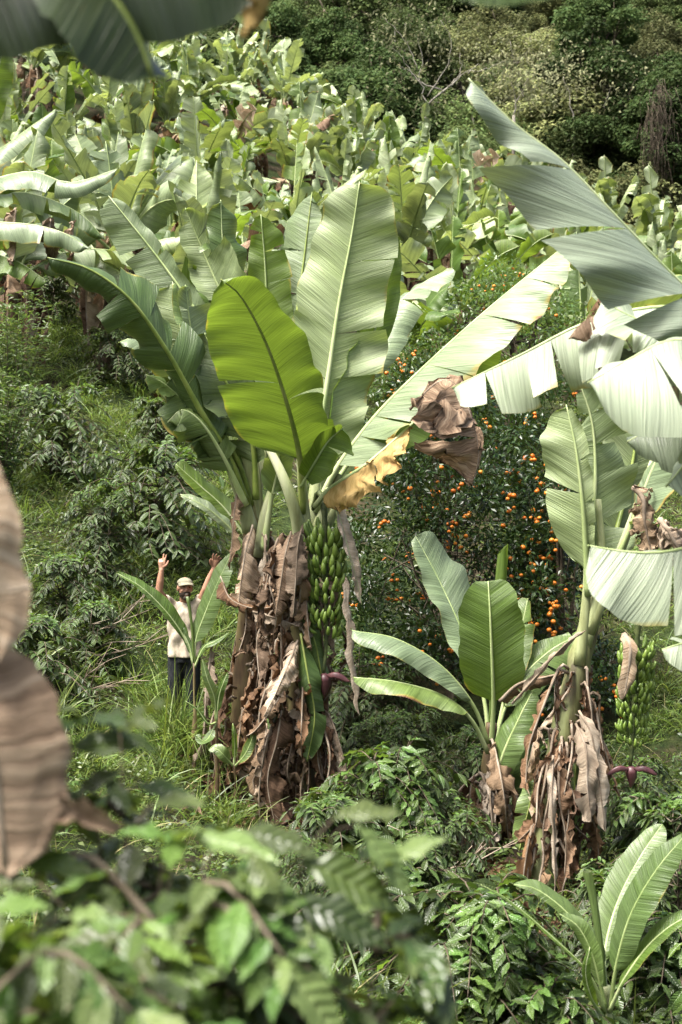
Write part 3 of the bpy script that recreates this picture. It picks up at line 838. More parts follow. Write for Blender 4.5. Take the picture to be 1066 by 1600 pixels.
# large grey sheaths draped under the crowns
for i, (pts, wa, wb, up, mt) in enumerate((
        ([(455, 830, 14.45), (445, 870, 14.3), (436, 930, 14.25), (430, 965, 14.25)], 0.22, 0.20, (-0.3, -0.9, 0.2), 'dry_near'),
        ([(474, 820, 14.4), (466, 850, 14.25), (462, 910, 14.2), (458, 965, 14.2)], 0.10, 0.12, (0.2, -0.9, 0.2), 'dry_grey'),
        ([(395, 820, 14.95), (384, 860, 14.8), (378, 900, 14.75), (372, 950, 14.75)], 0.24, 0.18, (-0.2, -0.9, 0.2), 'dry_near'),
        ([(372, 760, 15.0), (366, 800, 14.85), (362, 850, 14.8), (358, 890, 14.8)], 0.10, 0.12, (-0.5, -0.8, 0.2), 'dry'),
        ([(345, 900, 14.9), (360, 935, 14.75), (395, 950, 14.7), (430, 948, 14.6)], 0.10, 0.08, (0.1, -0.8, 0.5), 'dry_rust'),
        ([(395, 955, 14.6), (420, 962, 14.5), (450, 972, 14.4), (470, 980, 14.4)], 0.06, 0.08, (0.1, -0.8, 0.5), 'dry_grey'),
        ([(465, 1000, 14.4), (450, 1040, 14.2), (430, 1085, 14.15), (412, 1120, 14.1)], 0.12, 0.24, (-0.3, -0.8, 0.3), 'dry_near'),
        ([(450, 1060, 14.3), (430, 1100, 14.15), (400, 1140, 14.1), (385, 1150, 14.1)], 0.06, 0.18, (-0.3, -0.8, 0.3), 'dry'),
        ([(440, 1110, 14.3), (432, 1160, 14.2), (418, 1220, 14.2), (430, 1290, 14.2)], 0.22, 0.20, (-0.2, -0.9, 0.2), 'dry_rust'),
        ([(418, 1130, 14.4), (410, 1190, 14.3), (396, 1230, 14.25), (440, 1285, 14.2)], 0.16, 0.14, (0.3, -0.9, 0.2), 'dry'),
        ([(330, 1010, 15.0), (322, 1080, 14.9), (318, 1150, 14.9), (300, 1200, 14.9)], 0.10, 0.12, (-0.5, -0.8, 0.2), 'dry_grey'))):
    add_leaf(pa if i not in (2, 3, 4, 10) else pb, PP(pts), (wa, wb), up, mt, 'twig', 'dry_leaf', lam=0.02, fold=(-0.5, -0.5), curl=(0.5, 0.7), tears=(3, 2), seed=600 + i, crumple=0.035, cf=6, tvar=0.4, gap=0.06, power=3.2, ns=30, nw=7, r0=0.012, r1=0.004)
# a few dark green leaves caught in the skirt
for i, (pts, wa) in enumerate((([(470, 990, 14.4), (482, 1060, 14.3), (492, 1120, 14.3), (480, 1190, 14.3)], 0.15), ([(468, 960, 14.5), (488, 990, 14.45), (500, 1040, 14.45), (505, 1090, 14.45)], 0.13), ([(440, 1000, 14.5), (436, 1060, 14.4), (430, 1110, 14.35), (420, 1150, 14.3)], 0.1))):
    add_leaf(pa, PP(pts), (wa, wa), (0.1, -0.9, 0.3), 'leaf_dark', 'rib_back', lam=0.05, fold=(-0.3, -0.3), curl=(0.5, 0.5), tears=(1, 1), seed=640 + i, r0=0.014)

# ================================================================ young plant with the bright upright leaf
py_ = empty('young_banana_plant', base_of(770, 13.4), 'young banana plant with one bright upright green leaf, beside the leaning stem', 'banana plant')
Y0 = np.array(py_.location)
pseudostem(py_, [Y0 + (0, 0, -0.1), P(768, 1280, 13.4), P(764, 1200, 13.4), P(768, 1130, 13.4)], 0.12, 0.045, 'stem', 7)
add_leaf(py_, PP([(768, 1160, 13.35), (771, 1100, 13.25), (769, 1030, 13.15), (766, 960, 13.1), (763, 908, 13.15)]), (0.31, 0.32), (0.1, 0.9, 0.25), 'leaf_fresh', 'rib',
         lam=0.26, fold=(0.12, 0.12), curl=(0.2, 0.2), tears=(0, 0), seed=61, r0=0.028, r1=0.006, power=3.0, taper=0.72, va=0.3, ns=48, nw=8, ripple=0.006)
add_leaf(py_, PP([(766, 1170, 13.5), (757, 1090, 13.6), (728, 1000, 13.8), (688, 910, 14.0), (650, 838, 14.1)]), (0.20, 0.36), (0.45, -0.75, 0.45), 'leaf_pale', 'rib',
         lam=0.3, fold=(0.15, 0.12), curl=(0.3, 0.3), tears=(0, 0), seed=62, r0=0.026, power=2.6, taper=0.8)
add_leaf(py_, PP([(772, 1170, 13.5), (788, 1090, 13.7), (808, 1010, 13.9), (825, 935, 14.0)]), (0.22, 0.16), (-0.3, -0.8, 0.4), 'leaf', 'rib', lam=0.3, fold=(0.1, 0.2), curl=(0.3, 0.4), tears=(0, 1), seed=63, r0=0.024)
add_leaf(py_, PP([(764, 1160, 13.3), (740, 1100, 13.2), (690, 1040, 13.1), (620, 998, 13.0), (550, 985, 13.0)]), (0.24, 0.24), (-0.2, -0.12, 0.95), 'leaf_pale', 'rib', lam=0.25, fold=(-0.2, -0.35), curl=(0.6, 0.7), tears=(0, 0), seed=64, r0=0.024, taper=.8)
add_leaf(py_, PP([(764, 1175, 13.25), (735, 1120, 13.1), (690, 1085, 13.0), (620, 1065, 12.9), (552, 1058, 12.9)]), (0.2, 0.2), (-0.15, -0.1, 0.95), 'leaf', 'rib', lam=0.3, fold=(-0.2, -0.3), curl=(0.5, 0.6), tears=(0, 0), seed=65, r0=0.024, taper=.8)
add_leaf(py_, PP([(770, 1170, 13.5), (800, 1080, 13.7), (855, 1020, 13.9), (915, 986, 14.0)]), (0.2, 0.26), (-0.1, -0.35, 0.9), 'leaf', 'rib', lam=0.25, fold=(-0.2, -0.3), curl=(0.4, 0.5), tears=(1, 1), seed=66, r0=0.022)
add_leaf(py_, PP([(765, 1250, 13.3), (785, 1180, 13.15), (812, 1120, 13.1), (832, 1080, 13.1)]), (0.16, 0.18), (-0.4, -0.5, 0.8), 'leaf', 'rib', lam=0.2, fold=(0.1, -0.3), curl=(0.4, 0.6), tears=(0, 0), seed=67, r0=0.03)
add_leaf(py_, PP([(800, 1120, 13.5), (822, 1160, 13.4), (826, 1220, 13.4), (812, 1270, 13.4)]), (0.17, 0.15), (0.3, -0.8, 0.4), 'leaf_dark', 'rib_back', lam=0.1, fold=(-0.3, -0.3), curl=(0.5, 0.5), tears=(0, 0), seed=68, r0=0.016)
# the rolled leaf in the heart
V, Q, T = tube(spline(PP([(768, 1130, 13.45), (776, 1020, 13.5), (782, 920, 13.55), (786, 858, 13.55)]), 16)[0] - Y0, np.interp(np.linspace(0, 1, 16), [0, .7, 1], [.03, .058, .050]), 10, cap=False)
V[-10:, 2] += (V[-10:, 0] - V[-10:, 0].mean()) * 1.1
V[-20:-10, 2] += (V[-20:-10, 0] - V[-20:-10, 0].mean()) * .3
link('rolled_leaf', build('rolled_leaf', V, Q, mats=[M['leaf_fresh']], UV=V[:, :2] * 3), py_)
for i in range(20):
    r = np.random.default_rng(700 + i)
    k = r.uniform(-2.9, -0.2) if i % 4 else r.uniform(0, 3)
    out = np.array([math.cos(k), math.sin(k), 0])
    b = P(766 + r.normal(0, 8), r.uniform(1130, 1290), 13.4) + out * 0.06
    dry_leaf(py_, b, out, min(r.uniform(0.45, 0.95), b[2] - gz(b[0], b[1]) + 0.1), r.uniform(0.10, 0.2), 700 + i, ('dry_rust', 'dry', 'dry_rust', 'dry_grey')[i % 4], crumple=0.045, spread=r.uniform(0.15, 0.5))
add_leaf(py_, PP([(780, 1095, 13.2), (810, 1068, 13.1), (850, 1058, 13.0), (885, 1050, 13.0)]), (0.06, 0.12), (0, -0.6, 0.8), 'dry', 'twig', 'dry_leaf', lam=0.02, fold=(-0.3, -0.6), curl=(0.8, 1.0), tears=(1, 1), seed=731, crumple=0.02, r0=0.02, r1=0.008)

# ================================================================ leaning plant on the right with the second bunch
pc = empty('banana_plant', base_of(838, 12.3), 'leaning banana plant with shaggy brown stem and a bunch, at the right', 'banana plant')
C0 = np.array(pc.location)
pseudostem(pc, [C0 + (0, 0, -0.1), P(862, 1250, 12.35), P(890, 1100, 12.4), P(925, 960, 12.5), P(955, 860, 12.6)], 0.15, 0.075, 'stem_green', 8, 34)
for i, (pts, w) in enumerate((([(905, 1040, 12.35), (915, 950, 12.4), (918, 880, 12.4), (914, 800, 12.45)], .055), ([(915, 1010, 12.4), (935, 930, 12.4), (940, 860, 12.4), (935, 780, 12.4)], .06), ([(920, 990, 12.4), (955, 900, 12.4), (985, 820, 12.4), (1020, 720, 12.4)], .06),
                              ([(925, 975, 12.5), (970, 900, 12.5), (1010, 850, 12.6)], .05))):
    sheath(pc, PP(pts), w, None, 20 + i, 'stem_green')
add_leaf(pc, PP([(920, 930, 12.4), (916, 860, 12.35), (910, 780, 12.3), (900, 700, 12.3), (885, 632, 12.35)]), (0.40, 0.12), (0.3, 0.85, 0.3), 'leaf', 'rib',
         lam=0.12, fold=(0.1, 0.3), curl=(0.2, 0.4), tears=(1, 3), seed=81, r0=0.035, power=2.6, taper=0.9, tvar=0.15)
add_leaf(pc, PP([(930, 930, 12.5), (925, 840, 12.55), (930, 740, 12.6), (925, 660, 12.6), (905, 596, 12.6)]), (0.14, 0.42), (-0.2, 0.9, 0.3), 'leaf', 'rib',
         lam=0.1, fold=(0.1, 0.1), curl=(0.3, 0.5), tears=(2, [.25, .5, .66, .82]), seed=82, r0=0.035, tvar=0.45, gap=0.05)
add_leaf(pc, PP([(940, 930, 12.7), (960, 840, 12.9), (985, 740, 13.1), (1000, 640, 13.2), (1005, 560, 13.2)]), (0.34, 0.36), (-0.1, 0.9, 0.4), 'leaf_dark', 'rib_back',
         lam=0.15, fold=(0.1, 0.1), curl=(0.3, 0.4), tears=(2, 2), seed=83, r0=0.035, tvar=0.2)
add_leaf(pc, PP([(940, 920, 12.4), (985, 820, 12.3), (1025, 720, 12.2), (1075, 640, 12.1)]), (0.12, 0.34), (-0.5, -0.4, 0.7), 'leaf_pale', 'rib', lam=0.35, fold=(-0.3, -0.2), curl=(0.4, 0.5), tears=(1, 2), seed=84, r0=0.04)
add_leaf(pc, PP([(990, 760, 12.1), (1005, 780, 12.0), (1008, 820, 12.0), (1020, 870, 12.0)]), (0.16, 0.16), (-0.2, -0.9, 0.2), 'dry', 'twig', 'dry_leaf', lam=0.02, fold=(-0.3, -0.3), curl=(1.2, 1.0), tears=(3, 3), seed=85, crumple=0.05, cf=8)
add_leaf(pc, PP([(1030, 810, 12.0), (1045, 830, 11.9), (1062, 860, 11.9), (1085, 880, 11.9)]), (0.12, 0.16), (-0.2, -0.9, 0.2), 'dry', 'twig', 'dry_leaf', lam=0.02, fold=(-0.3, -0.3), curl=(1.2, 1.0), tears=(2, 2), seed=86, crumple=0.05, cf=8)
bunch(pc, P(995, 1022, 12.2), P(988, 1165, 12.2), 14, 0.225, 9, 0.80, P(985, 1197, 12.2), 2, arch=[P(955, 880, 12.6), P(980, 870, 12.3), P(997, 910, 12.2)])
add_leaf(pc, PP([(975, 990, 12.1), (985, 1010, 11.95), (982, 1050, 11.95), (974, 1092, 11.95)]), (0.07, 0.07), (0, -1, 0.1), 'dry', 'twig', 'dry_leaf', lam=0.02, fold=(0.3, 0.3), curl=(0.8, 0.8), tears=(0, 0), seed=87, crumple=0.015, ns=18, nw=4)
# skirt: hung leaves to the right, shaggy bark below
for i in range(54):
    r = np.random.default_rng(800 + i)
    t = r.uniform(0, 1)
    c = P(*(np.array([842, 1330, 12.3]) * (1 - t) + np.array([905, 1040, 12.45]) * t))
    k = r.uniform(-2.6, 0.5) if i % 5 else r.uniform(0, 3)
    out = np.array([math.cos(k), math.sin(k), 0])
    b = c + out * 0.12
    dry_leaf(pc, b, out, min(r.uniform(0.4, 1.0), b[2] - gz(b[0], b[1]) + 0.1), r.uniform(0.04, 0.14), 800 + i, ('dry', 'dry_rust', 'dry_rust', 'dry_rust', 'dry_rust')[i % 5 if r.uniform() > .25 else 1], crumple=0.035, spread=r.uniform(0.06, 0.32))
for i, (pts, wa, wb, mt) in enumerate((([(900, 1130, 12.1), (916, 1170, 11.95), (918, 1230, 11.9), (925, 1285, 11.9)], .10, .13, 'dry_grey'), ([(905, 1110, 12.1), (925, 1150, 12.0), (938, 1230, 11.95), (945, 1300, 11.95)], .08, .08, 'dry_grey'),
                                      ([(865, 1180, 12.1), (862, 1250, 12.0), (866, 1310, 12.0), (868, 1400, 12.0)], .04, .04, 'dry_grey'), ([(832, 1290, 12.15), (822, 1340, 12.05), (815, 1400, 12.05), (812, 1470, 12.05)], .09, .08, 'dry_yellow'),
                                      ([(800, 1100, 12.4), (840, 1055, 12.3), (880, 1010, 12.2), (915, 985, 12.2)], .03, .05, 'dry_grey'))):
    add_leaf(pc, PP(pts), (wa, wb), (0.1, -0.9, 0.3), mt, 'twig', 'dry_leaf', lam=0.02, fold=(-0.4, -0.4), curl=(0.6, 0.8), tears=(1, 1), seed=850 + i, crumple=0.02, r0=0.012, ns=24, nw=6, power=3)
for i, pts in enumerate(([(905, 1150, 12.3), (900, 1200, 12.2), (898, 1250, 12.2), (900, 1300, 12.2)], [(840, 1190, 12.6), (832, 1240, 12.5), (820, 1290, 12.5), (812, 1330, 12.5)])):
    add_leaf(pc, PP(pts), (.13, .13), (0.2, -0.9, 0.3), 'leaf', 'rib_back', lam=0.05, fold=(-0.3, -0.3), curl=(0.5, 0.5), tears=(0, 1), seed=870 + i, r0=0.012)

# ================================================================ plant whose stem is out of frame on the right: big pale leaves reach in
pd = empty('banana_plant', base_of(1430, 7.6), 'near banana plant reaching in from the right with broad pale torn leaves', 'banana plant')
D0 = np.array(pd.location)
ptop = P(1400, 760, 7.6)
pseudostem(pd, [D0 + (0, 0, -0.1), (D0 + ptop) / 2, ptop], 0.16, 0.10, 'stem_green', 12)
add_leaf(pd, PP([(1395, 780, 7.6), (1300, 640, 7.5), (1160, 520, 7.3), (1062, 440, 7.15), (960, 335, 7.0), (880, 252, 6.95), (800, 190, 6.9), (732, 122, 6.85)]), (0.64, 0.10), (-0.36, -0.70, 0.58), 'leaf_mint', 'rib', ws=(1, 1, .92, .34),
         lam=0.3, fold=(0.5, -0.9), curl=(1.15, 0.5), tears=([0.30, 0.52, 0.70], [.3, .6]), seed=91, wave=0.05, r0=0.03, tvar=0.10, gap=0.05, power=3.0, taper=0.9, va=0.72, ns=70, nw=11, ripple=0.01)
add_leaf(pd, PP([(1390, 770, 7.7), (1280, 600, 7.8), (1160, 500, 7.85), (1040, 478, 7.9), (920, 502, 7.95), (815, 553, 8.0), (706, 606, 8.0)]), (0.36, 0.05), (-0.15, -0.65, 0.75), 'leaf_mint', 'rib',
         lam=0.3, fold=(-0.35, -1.2), curl=(0.35, 0.4), tears=([.2, .35, .47, .55, .62, .70, .78, .9], [.5]), seed=92, r0=0.035, tvar=0.35, gap=0.03, power=3.6, va=0.2, ns=64, nw=9)
add_leaf(pd, PP([(1395, 780, 7.5), (1290, 640, 7.2), (1170, 560, 6.9), (1060, 530, 6.7), (985, 560, 6.6), (918, 598, 6.6)]), (0.66, 0.1), (-0.3, -0.7, 0.6), 'leaf_mint', 'rib',
         lam=0.25, fold=(-0.1, -0.6), curl=(0.4, 0.4), tears=([.3, .5, .65, .8], 2), seed=93, r0=0.035, tvar=0.12, gap=0.03, power=2.6, ns=56, nw=10, taper=.75)
add_leaf(pd, PP([(1395, 790, 7.4), (1300, 720, 7.0), (1190, 690, 6.8), (1100, 700, 6.7), (1040, 760, 6.65)]), (0.34, 0.2), (-0.3, -0.6, 0.7), 'leaf_mint', 'rib',
         lam=0.25, fold=(-0.5, -0.4), curl=(0.4, 0.4), tears=(4, 2), seed=94, r0=0.035, tvar=0.2)
add_leaf(pd, PP([(1400, 800, 7.5), (1290, 800, 7.1), (1170, 830, 6.9), (1050, 860, 6.8), (985, 862, 6.8), (918, 852, 6.8)]), (0.46, 0.12), (-0.1, -0.75, 0.65), 'leaf_mint', 'rib',
         lam=0.25, fold=(-0.25, -0.9), curl=(0.3, 0.4), tears=([.3, .5, .72], 2), seed=95, r0=0.035, tvar=0.15, power=2.8, ns=56, nw=9, va=0.3)
add_leaf(pd, PP([(1400, 810, 7.6), (1300, 850, 7.5), (1200, 920, 7.4), (1100, 990, 7.4), (1030, 1016, 7.4)]), (0.3, 0.2), (-0.2, -0.5, 0.8), 'leaf_mint', 'rib', lam=0.25, fold=(-0.4, -0.4), curl=(0.5, 0.5), tears=(4, 4), seed=96, r0=0.03)
add_leaf(pd, PP([(1390, 770, 7.9), (1290, 580, 8.2), (1180, 470, 8.4), (1060, 430, 8.5), (960, 470, 8.5)]), (0.4, 0.3), (-0.1, 0.3, 0.9), 'leaf', 'rib_back', lam=0.3, fold=(-0.5, -0.4), curl=(0.5, 0.5), tears=(3, 3), seed=97, r0=0.035)

add_leaf(pd, PP([(1395, 775, 7.7), (1290, 640, 7.7), (1180, 560, 7.7), (1080, 520, 7.7), (1000, 500, 7.7), (940, 470, 7.7)]), (0.40, 0.16), (-0.3, -0.6, 0.7), 'leaf_mint', 'rib',
         lam=0.25, fold=(0.2, -0.6), curl=(0.9, 0.4), tears=(6, 3), seed=98, r0=0.035, tvar=0.3, gap=0.03, power=2.6, ns=50, nw=8)
add_leaf(pd, PP([(1395, 780, 7.4), (1280, 690, 7.3), (1160, 650, 7.2), (1060, 650, 7.15), (980, 690, 7.1)]), (0.40, 0.2), (-0.25, -0.6, 0.75), 'leaf_mint', 'rib',
         lam=0.25, fold=(0.0, -0.6), curl=(0.7, 0.4), tears=(5, 3), seed=99, r0=0.035, tvar=0.3, gap=0.03, power=2.6, ns=50, nw=8)

# ================================================================ small sucker in the lower right corner
pe = empty('banana_sucker', base_of(945, 9.0), 'small banana sucker with smooth green leaves in the lower right corner', 'banana plant')
E0 = np.array(pe.location)
pseudostem(pe, [E0 + (0, 0, -0.1), P(948, 1590, 9), P(946, 1540, 9.0)], 0.05, 0.028, 'stem_green', 13, 12)
for i, (pts, w, up, mt, f) in enumerate((
        ([(948, 1570, 9.05), (945, 1490, 9.2), (965, 1410, 9.35), (1000, 1340, 9.5), (1035, 1288, 9.6)], (0.13, 0.16), (-0.3, -0.8, 0.5), 'leaf_dark', (0.15, 0.15)),
        ([(952, 1580, 8.95), (962, 1510, 8.85), (985, 1430, 8.75), (1025, 1360, 8.7), (1075, 1300, 8.65)], (0.11, 0.13), (-0.5, -0.6, 0.6), 'leaf', (0.1, 0.0)),
        ([(946, 1570, 9.0), (930, 1490, 9.0), (890, 1430, 9.0), (840, 1390, 9.0), (803, 1382, 9.0)], (0.05, 0.11), (-0.2, -0.5, 0.85), 'leaf_dark', (0.0, -0.2)),
        ([(946, 1580, 8.95), (920, 1520, 8.85), (870, 1470, 8.8), (800, 1410, 8.75), (752, 1382, 8.7)], (0.06, 0.06), (-0.3, -0.2, 0.9), 'leaf_fresh', (0.2, -0.1)),
        ([(950, 1580, 8.95), (975, 1530, 8.8), (1010, 1480, 8.7), (1050, 1445, 8.65), (1100, 1420, 8.6)], (0.09, 0.06), (-0.2, -0.3, 0.9), 'leaf_fresh', (0.3, -0.1)),
        ([(945, 1575, 8.95), (928, 1500, 8.9), (905, 1450, 8.9), (875, 1428, 8.9)], (0.05, 0.07), (-0.5, -0.4, 0.7), 'leaf', (0.1, 0.1)),
        ([(944, 1590, 8.9), (925, 1560, 8.75), (915, 1520, 8.7), (922, 1480, 8.7)], (0.03, 0.04), (0.2, -0.8, 0.4), 'leaf_fresh', (0.3, 0.3)))):
    add_leaf(pe, PP(pts), w, up, mt, 'rib', lam=0.22, fold=f, curl=(0.25, 0.3), tears=(0, 0), seed=110 + i, r0=0.016, r1=0.003, ripple=0.004, ns=36, nw=6, taper=0.8, power=2.2)
V, Q, T = tube(spline(PP([(946, 1560, 9.0), (938, 1480, 9.0), (928, 1410, 9.0), (918, 1362, 9.0)]), 14)[0] - E0, np.linspace(0.016, 0.03, 14), 9, cap=False)
link('rolled_leaf', build('rolled_leaf', V, Q, mats=[M['leaf']], UV=V[:, :2] * 3), pe)

# ================================================================ suckers at the foot of the clump, one in front of the man
def sucker(px, py, d, label, specs, seed, rolled=None):
    x, y = (px - CX) / FPX * d, d
    o = empty('banana_sucker', (x, y, gz(x, y)), label, 'banana plant')
    o0 = np.array(o.location)
    top = P(px, py, d)
    pseudostem(o, [o0 + (0, 0, -0.08), (o0 + top) / 2 + (0.01, 0, 0), top], 0.026, 0.012, 'stem', seed, 12)
    for i, (pts, w, up, mt) in enumerate(specs):
        add_leaf(o, PP([(px, py + 8, d)] + pts), w, up, mt, 'rib', lam=0.2, fold=(0.1, 0.05), curl=(0.3, 0.3), tears=(0, 0), seed=seed * 10 + i, r0=0.014, r1=0.003, ripple=0.006, ns=30, nw=5, power=2.2, taper=0.8)
    if rolled:
        V, Q, T = tube(spline(PP([(px, py, d)] + rolled), 12)[0] - o0, np.linspace(0.012, 0.018, 12), 8)
        link('rolled_leaf', build('rolled_leaf', V, Q, T, mats=[M['leaf_dark']], UV=V[:, :2] * 3), o)
    return o


sucker(303, 1035, 15.0, 'banana sucker with a rolled leaf standing right in front of the man',
       [([(290, 1000, 15.0), (262, 958, 14.95), (222, 918, 14.9), (182, 895, 14.9)], (0.05, 0.11), (-0.3, -0.5, 0.8), 'leaf_fresh'),
        ([(306, 1000, 15.0), (318, 965, 14.95), (338, 915, 14.9), (362, 864, 14.9)], (0.13, 0.15), (-0.3, -0.75, 0.5), 'leaf'),
        ([(318, 1012, 14.95), (336, 1002, 14.9), (358, 988, 14.9)], (0.05, 0.06), (-0.2, -0.4, 0.9), 'leaf_dark'),
        ([(296, 1010, 15.0), (284, 985, 15.0), (268, 960, 15.0)], (0.04, 0.04), (-0.3, -0.6, 0.8), 'leaf')], 31, [(301, 990, 15.0), (297, 955, 15.0), (293, 932, 15.0)])
sucker(338, 1120, 14.5, 'thin banana sucker with two upright blades at the foot of the clump',
       [([(335, 1090, 14.45), (324, 1060, 14.4), (316, 1030, 14.4)], (0.05, 0.05), (0.2, -0.9, 0.3), 'leaf'),
        ([(342, 1090, 14.45), (348, 1070, 14.4), (356, 1050, 14.4)], (0.04, 0.05), (-0.2, -0.9, 0.3), 'leaf_fresh'),
        ([(325, 1130, 14.4), (308, 1108, 14.35), (290, 1095, 14.3)], (0.02, 0.03), (-0.2, -0.5, 0.9), 'leaf_fresh'),
        ([(328, 1150, 14.4), (318, 1158, 14.3), (306, 1148, 14.3)], (0.06, 0.06), (-0.3, -0.6, 0.7), 'leaf_dark')], 32)
sucker(366, 1190, 14.3, 'low banana sucker with one narrow blade, against the dead leaves of the clump',
       [([(367, 1165, 14.25), (366, 1145, 14.2), (364, 1130, 14.2)], (0.03, 0.03), (0.1, -0.9, 0.3), 'leaf_fresh'),
        ([(350, 1180, 14.2), (338, 1170, 14.2), (326, 1172, 14.2)], (0.06, 0.07), (-0.2, -0.7, 0.6), 'leaf_dark'),
        ([(382, 1180, 14.2), (392, 1160, 14.2), (398, 1140, 14.2)], (0.06, 0.06), (0.2, -0.7, 0.6), 'leaf_dark')], 33)

# ================================================================ very near plant at the left edge, out of focus
pn = empty('banana_plant', (-1.05, 2.35, gz(-1.05, 2.35)), 'very near blurred banana plant with brown hanging leaves at the left edge', 'banana plant')
N0 = np.array(pn.location)
ntop = np.array([-1.02, 2.45, 0.95])
pseudostem(pn, [N0 + (0, 0, -0.1), (N0 + ntop) / 2, ntop], 0.14, 0.09, 'stem', 14)
add_leaf(pn, np.array([P(-420, 300, 2.45), P(-250, 120, 2.4), P(-80, -40, 2.35), P(80, -80, 2.3), P(250, -70, 2.3), P(380, -50, 2.3), P(425, -25, 2.3)]), (0.2, 0.175), (0.1, -0.35, 0.95), 'leaf_shade', 'rib_back',
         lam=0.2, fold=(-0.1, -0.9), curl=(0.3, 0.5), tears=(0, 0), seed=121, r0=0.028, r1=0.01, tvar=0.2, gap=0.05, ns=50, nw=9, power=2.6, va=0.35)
add_leaf(pn, np.array([P(380, -60, 2.3), P(405, -20, 2.28), P(400, 20, 2.28), P(372, 62, 2.28)]), (0.035, 0.035), (0.3, -0.8, 0.3), 'dry_yellow', None, 'dry_leaf', lam=0.0, fold=(-0.2, -0.2), curl=(1.0, 1.0), tears=(1, 1), seed=122, crumple=0.02, cf=14, ns=18, nw=5)
add_leaf(pn, np.array([N0 * (1, 1, 0) + (0.0, -0.05, 0.9), P(-240, 660, 2.25), P(-150, 680, 2.15), P(-75, 800, 2.1), P(-40, 910, 2.1), P(-5, 1040, 2.1)]), (0.115, 0.14), (0.2, -0.9, 0.3), 'dry_near', 'twig', 'dry_leaf',
         lam=0.1, taper=1.5, fold=(-0.15, -0.3), curl=(0.5, 0.5), tears=([], []), seed=123, crumple=0.012, cf=9, wnoise=.03, wave=0.006, ripple=0.004, ns=40, nw=9, va=0.25, power=2.6)
add_leaf(pn, np.array([N0 * (1, 1, 0) + (0.05, -0.05, 0.2), P(-220, 1000, 2.25), P(-120, 1040, 2.15), P(-30, 1120, 2.1), P(-5, 1230, 2.1), P(10, 1365, 2.1)]), (0.125, 0.2), (0.2, -0.9, 0.3), 'dry_near', 'twig', 'dry_leaf',
         lam=0.1, taper=1.3, fold=(-0.15, -0.3), curl=(0.4, 0.5), tears=([], []), seed=124, crumple=0.012, cf=9, wnoise=.03, wave=0.006, ripple=0.004, ns=40, nw=9, va=0.1, power=3.4)
add_leaf(pn, np.array([P(60, 1262, 2.16), P(115, 1262, 2.15), P(150, 1280, 2.15), P(182, 1300, 2.15)]), (0.008, 0.028), (0.1, 0.5, 0.8), 'dry', None, 'dry_leaf', lam=0, fold=(-.2, -.9), curl=(0.6, .5), tears=(0, 0), seed=126, ns=16, nw=5, crumple=.008, cf=20)
add_leaf(pn, np.array([P(60, -110, 2.3), P(130, -60, 2.28), P(190, 10, 2.26), P(225, 75, 2.26), P(240, 122, 2.26)]), (0.13, 0.15), (0.5, -0.5, 0.7), 'leaf_shade', 'rib_back', lam=0.0, fold=(-.2, -.2), curl=(.3, .3), tears=(0, 0), seed=127, r0=.012, ns=30, nw=6, taper=.8, power=2.2)
# leaf edge of a plant overhead
po = empty('banana_plant', (0.95, 2.0, gz(0.95, 2.0)), 'banana plant overhead, only a dark leaf edge dips into the top', 'banana plant')
O0 = np.array(po.location)
pseudostem(po, [O0 + (0, 0, -0.1), (0.98, 2.0, 0.0), (0.95, 2.05, 1.0)], 0.12, 0.08, 'stem', 15)
add_leaf(po, np.array([(0.95, 2.05, 0.95), P(1150, -170, 2.1), P(960, -110, 2.15), P(790, -60, 2.2), P(670, -40, 2.2)]), (0.10, 0.085), (0, -0.2, 1), 'leaf_dark', 'rib_back', lam=0.2, fold=(-0.9, -0.3), curl=(0.3, 0.3), tears=(0, 0), seed=131, r0=0.02, ns=30, nw=6)

# unseen leaves added above and beside the frame to shade what is near
for i, (root, b, pts, w) in enumerate(((pn, ntop, [(-0.9, 2.9, 1.5), (-0.6, 3.6, 2.0), (-0.2, 4.4, 2.3)], .34), (pn, ntop, [(-0.75, 2.3, 1.3), (-0.25, 2.3, 1.5), (0.3, 2.4, 1.45)], .34),
                                       (po, np.array([.95, 2.05, .95]), [(0.6, 1.8, 1.4), (0.1, 1.5, 1.6), (-.5, 1.2, 1.5)], .36), (po, np.array([.95, 2.05, .95]), [(0.9, 2.6, 1.4), (0.7, 3.3, 1.8), (.4, 4.0, 2.0)], .34), (po, np.array([.95, 2.05, .95]), [(0.8, 1.6, 1.4), (0.6, 0.9, 1.6), (.5, .2, 1.5)], .36))):
    add_leaf(root, np.array([b - (0, 0, .1)] + pts), (w, w), (0, 0, 1), 'leaf', 'rib', lam=0.2, fold=(0.1, 0.1), curl=(.5, .5), tears=(1, 1), seed=140 + i, ns=24, nw=5)
# scorched bend of the long leaf that enters from the right
add_leaf(pd, PP([(965, 482, 7.86), (930, 492, 7.84), (905, 508, 7.84), (888, 530, 7.86)]), (0.10, 0.02), (-0.15, -0.6, 0.75), 'dry', None, 'dry_leaf', lam=0, fold=(-.3, -.6), curl=(.4, .4), tears=(1, 0), seed=151, crumple=.012, cf=12, ns=18, nw=6)

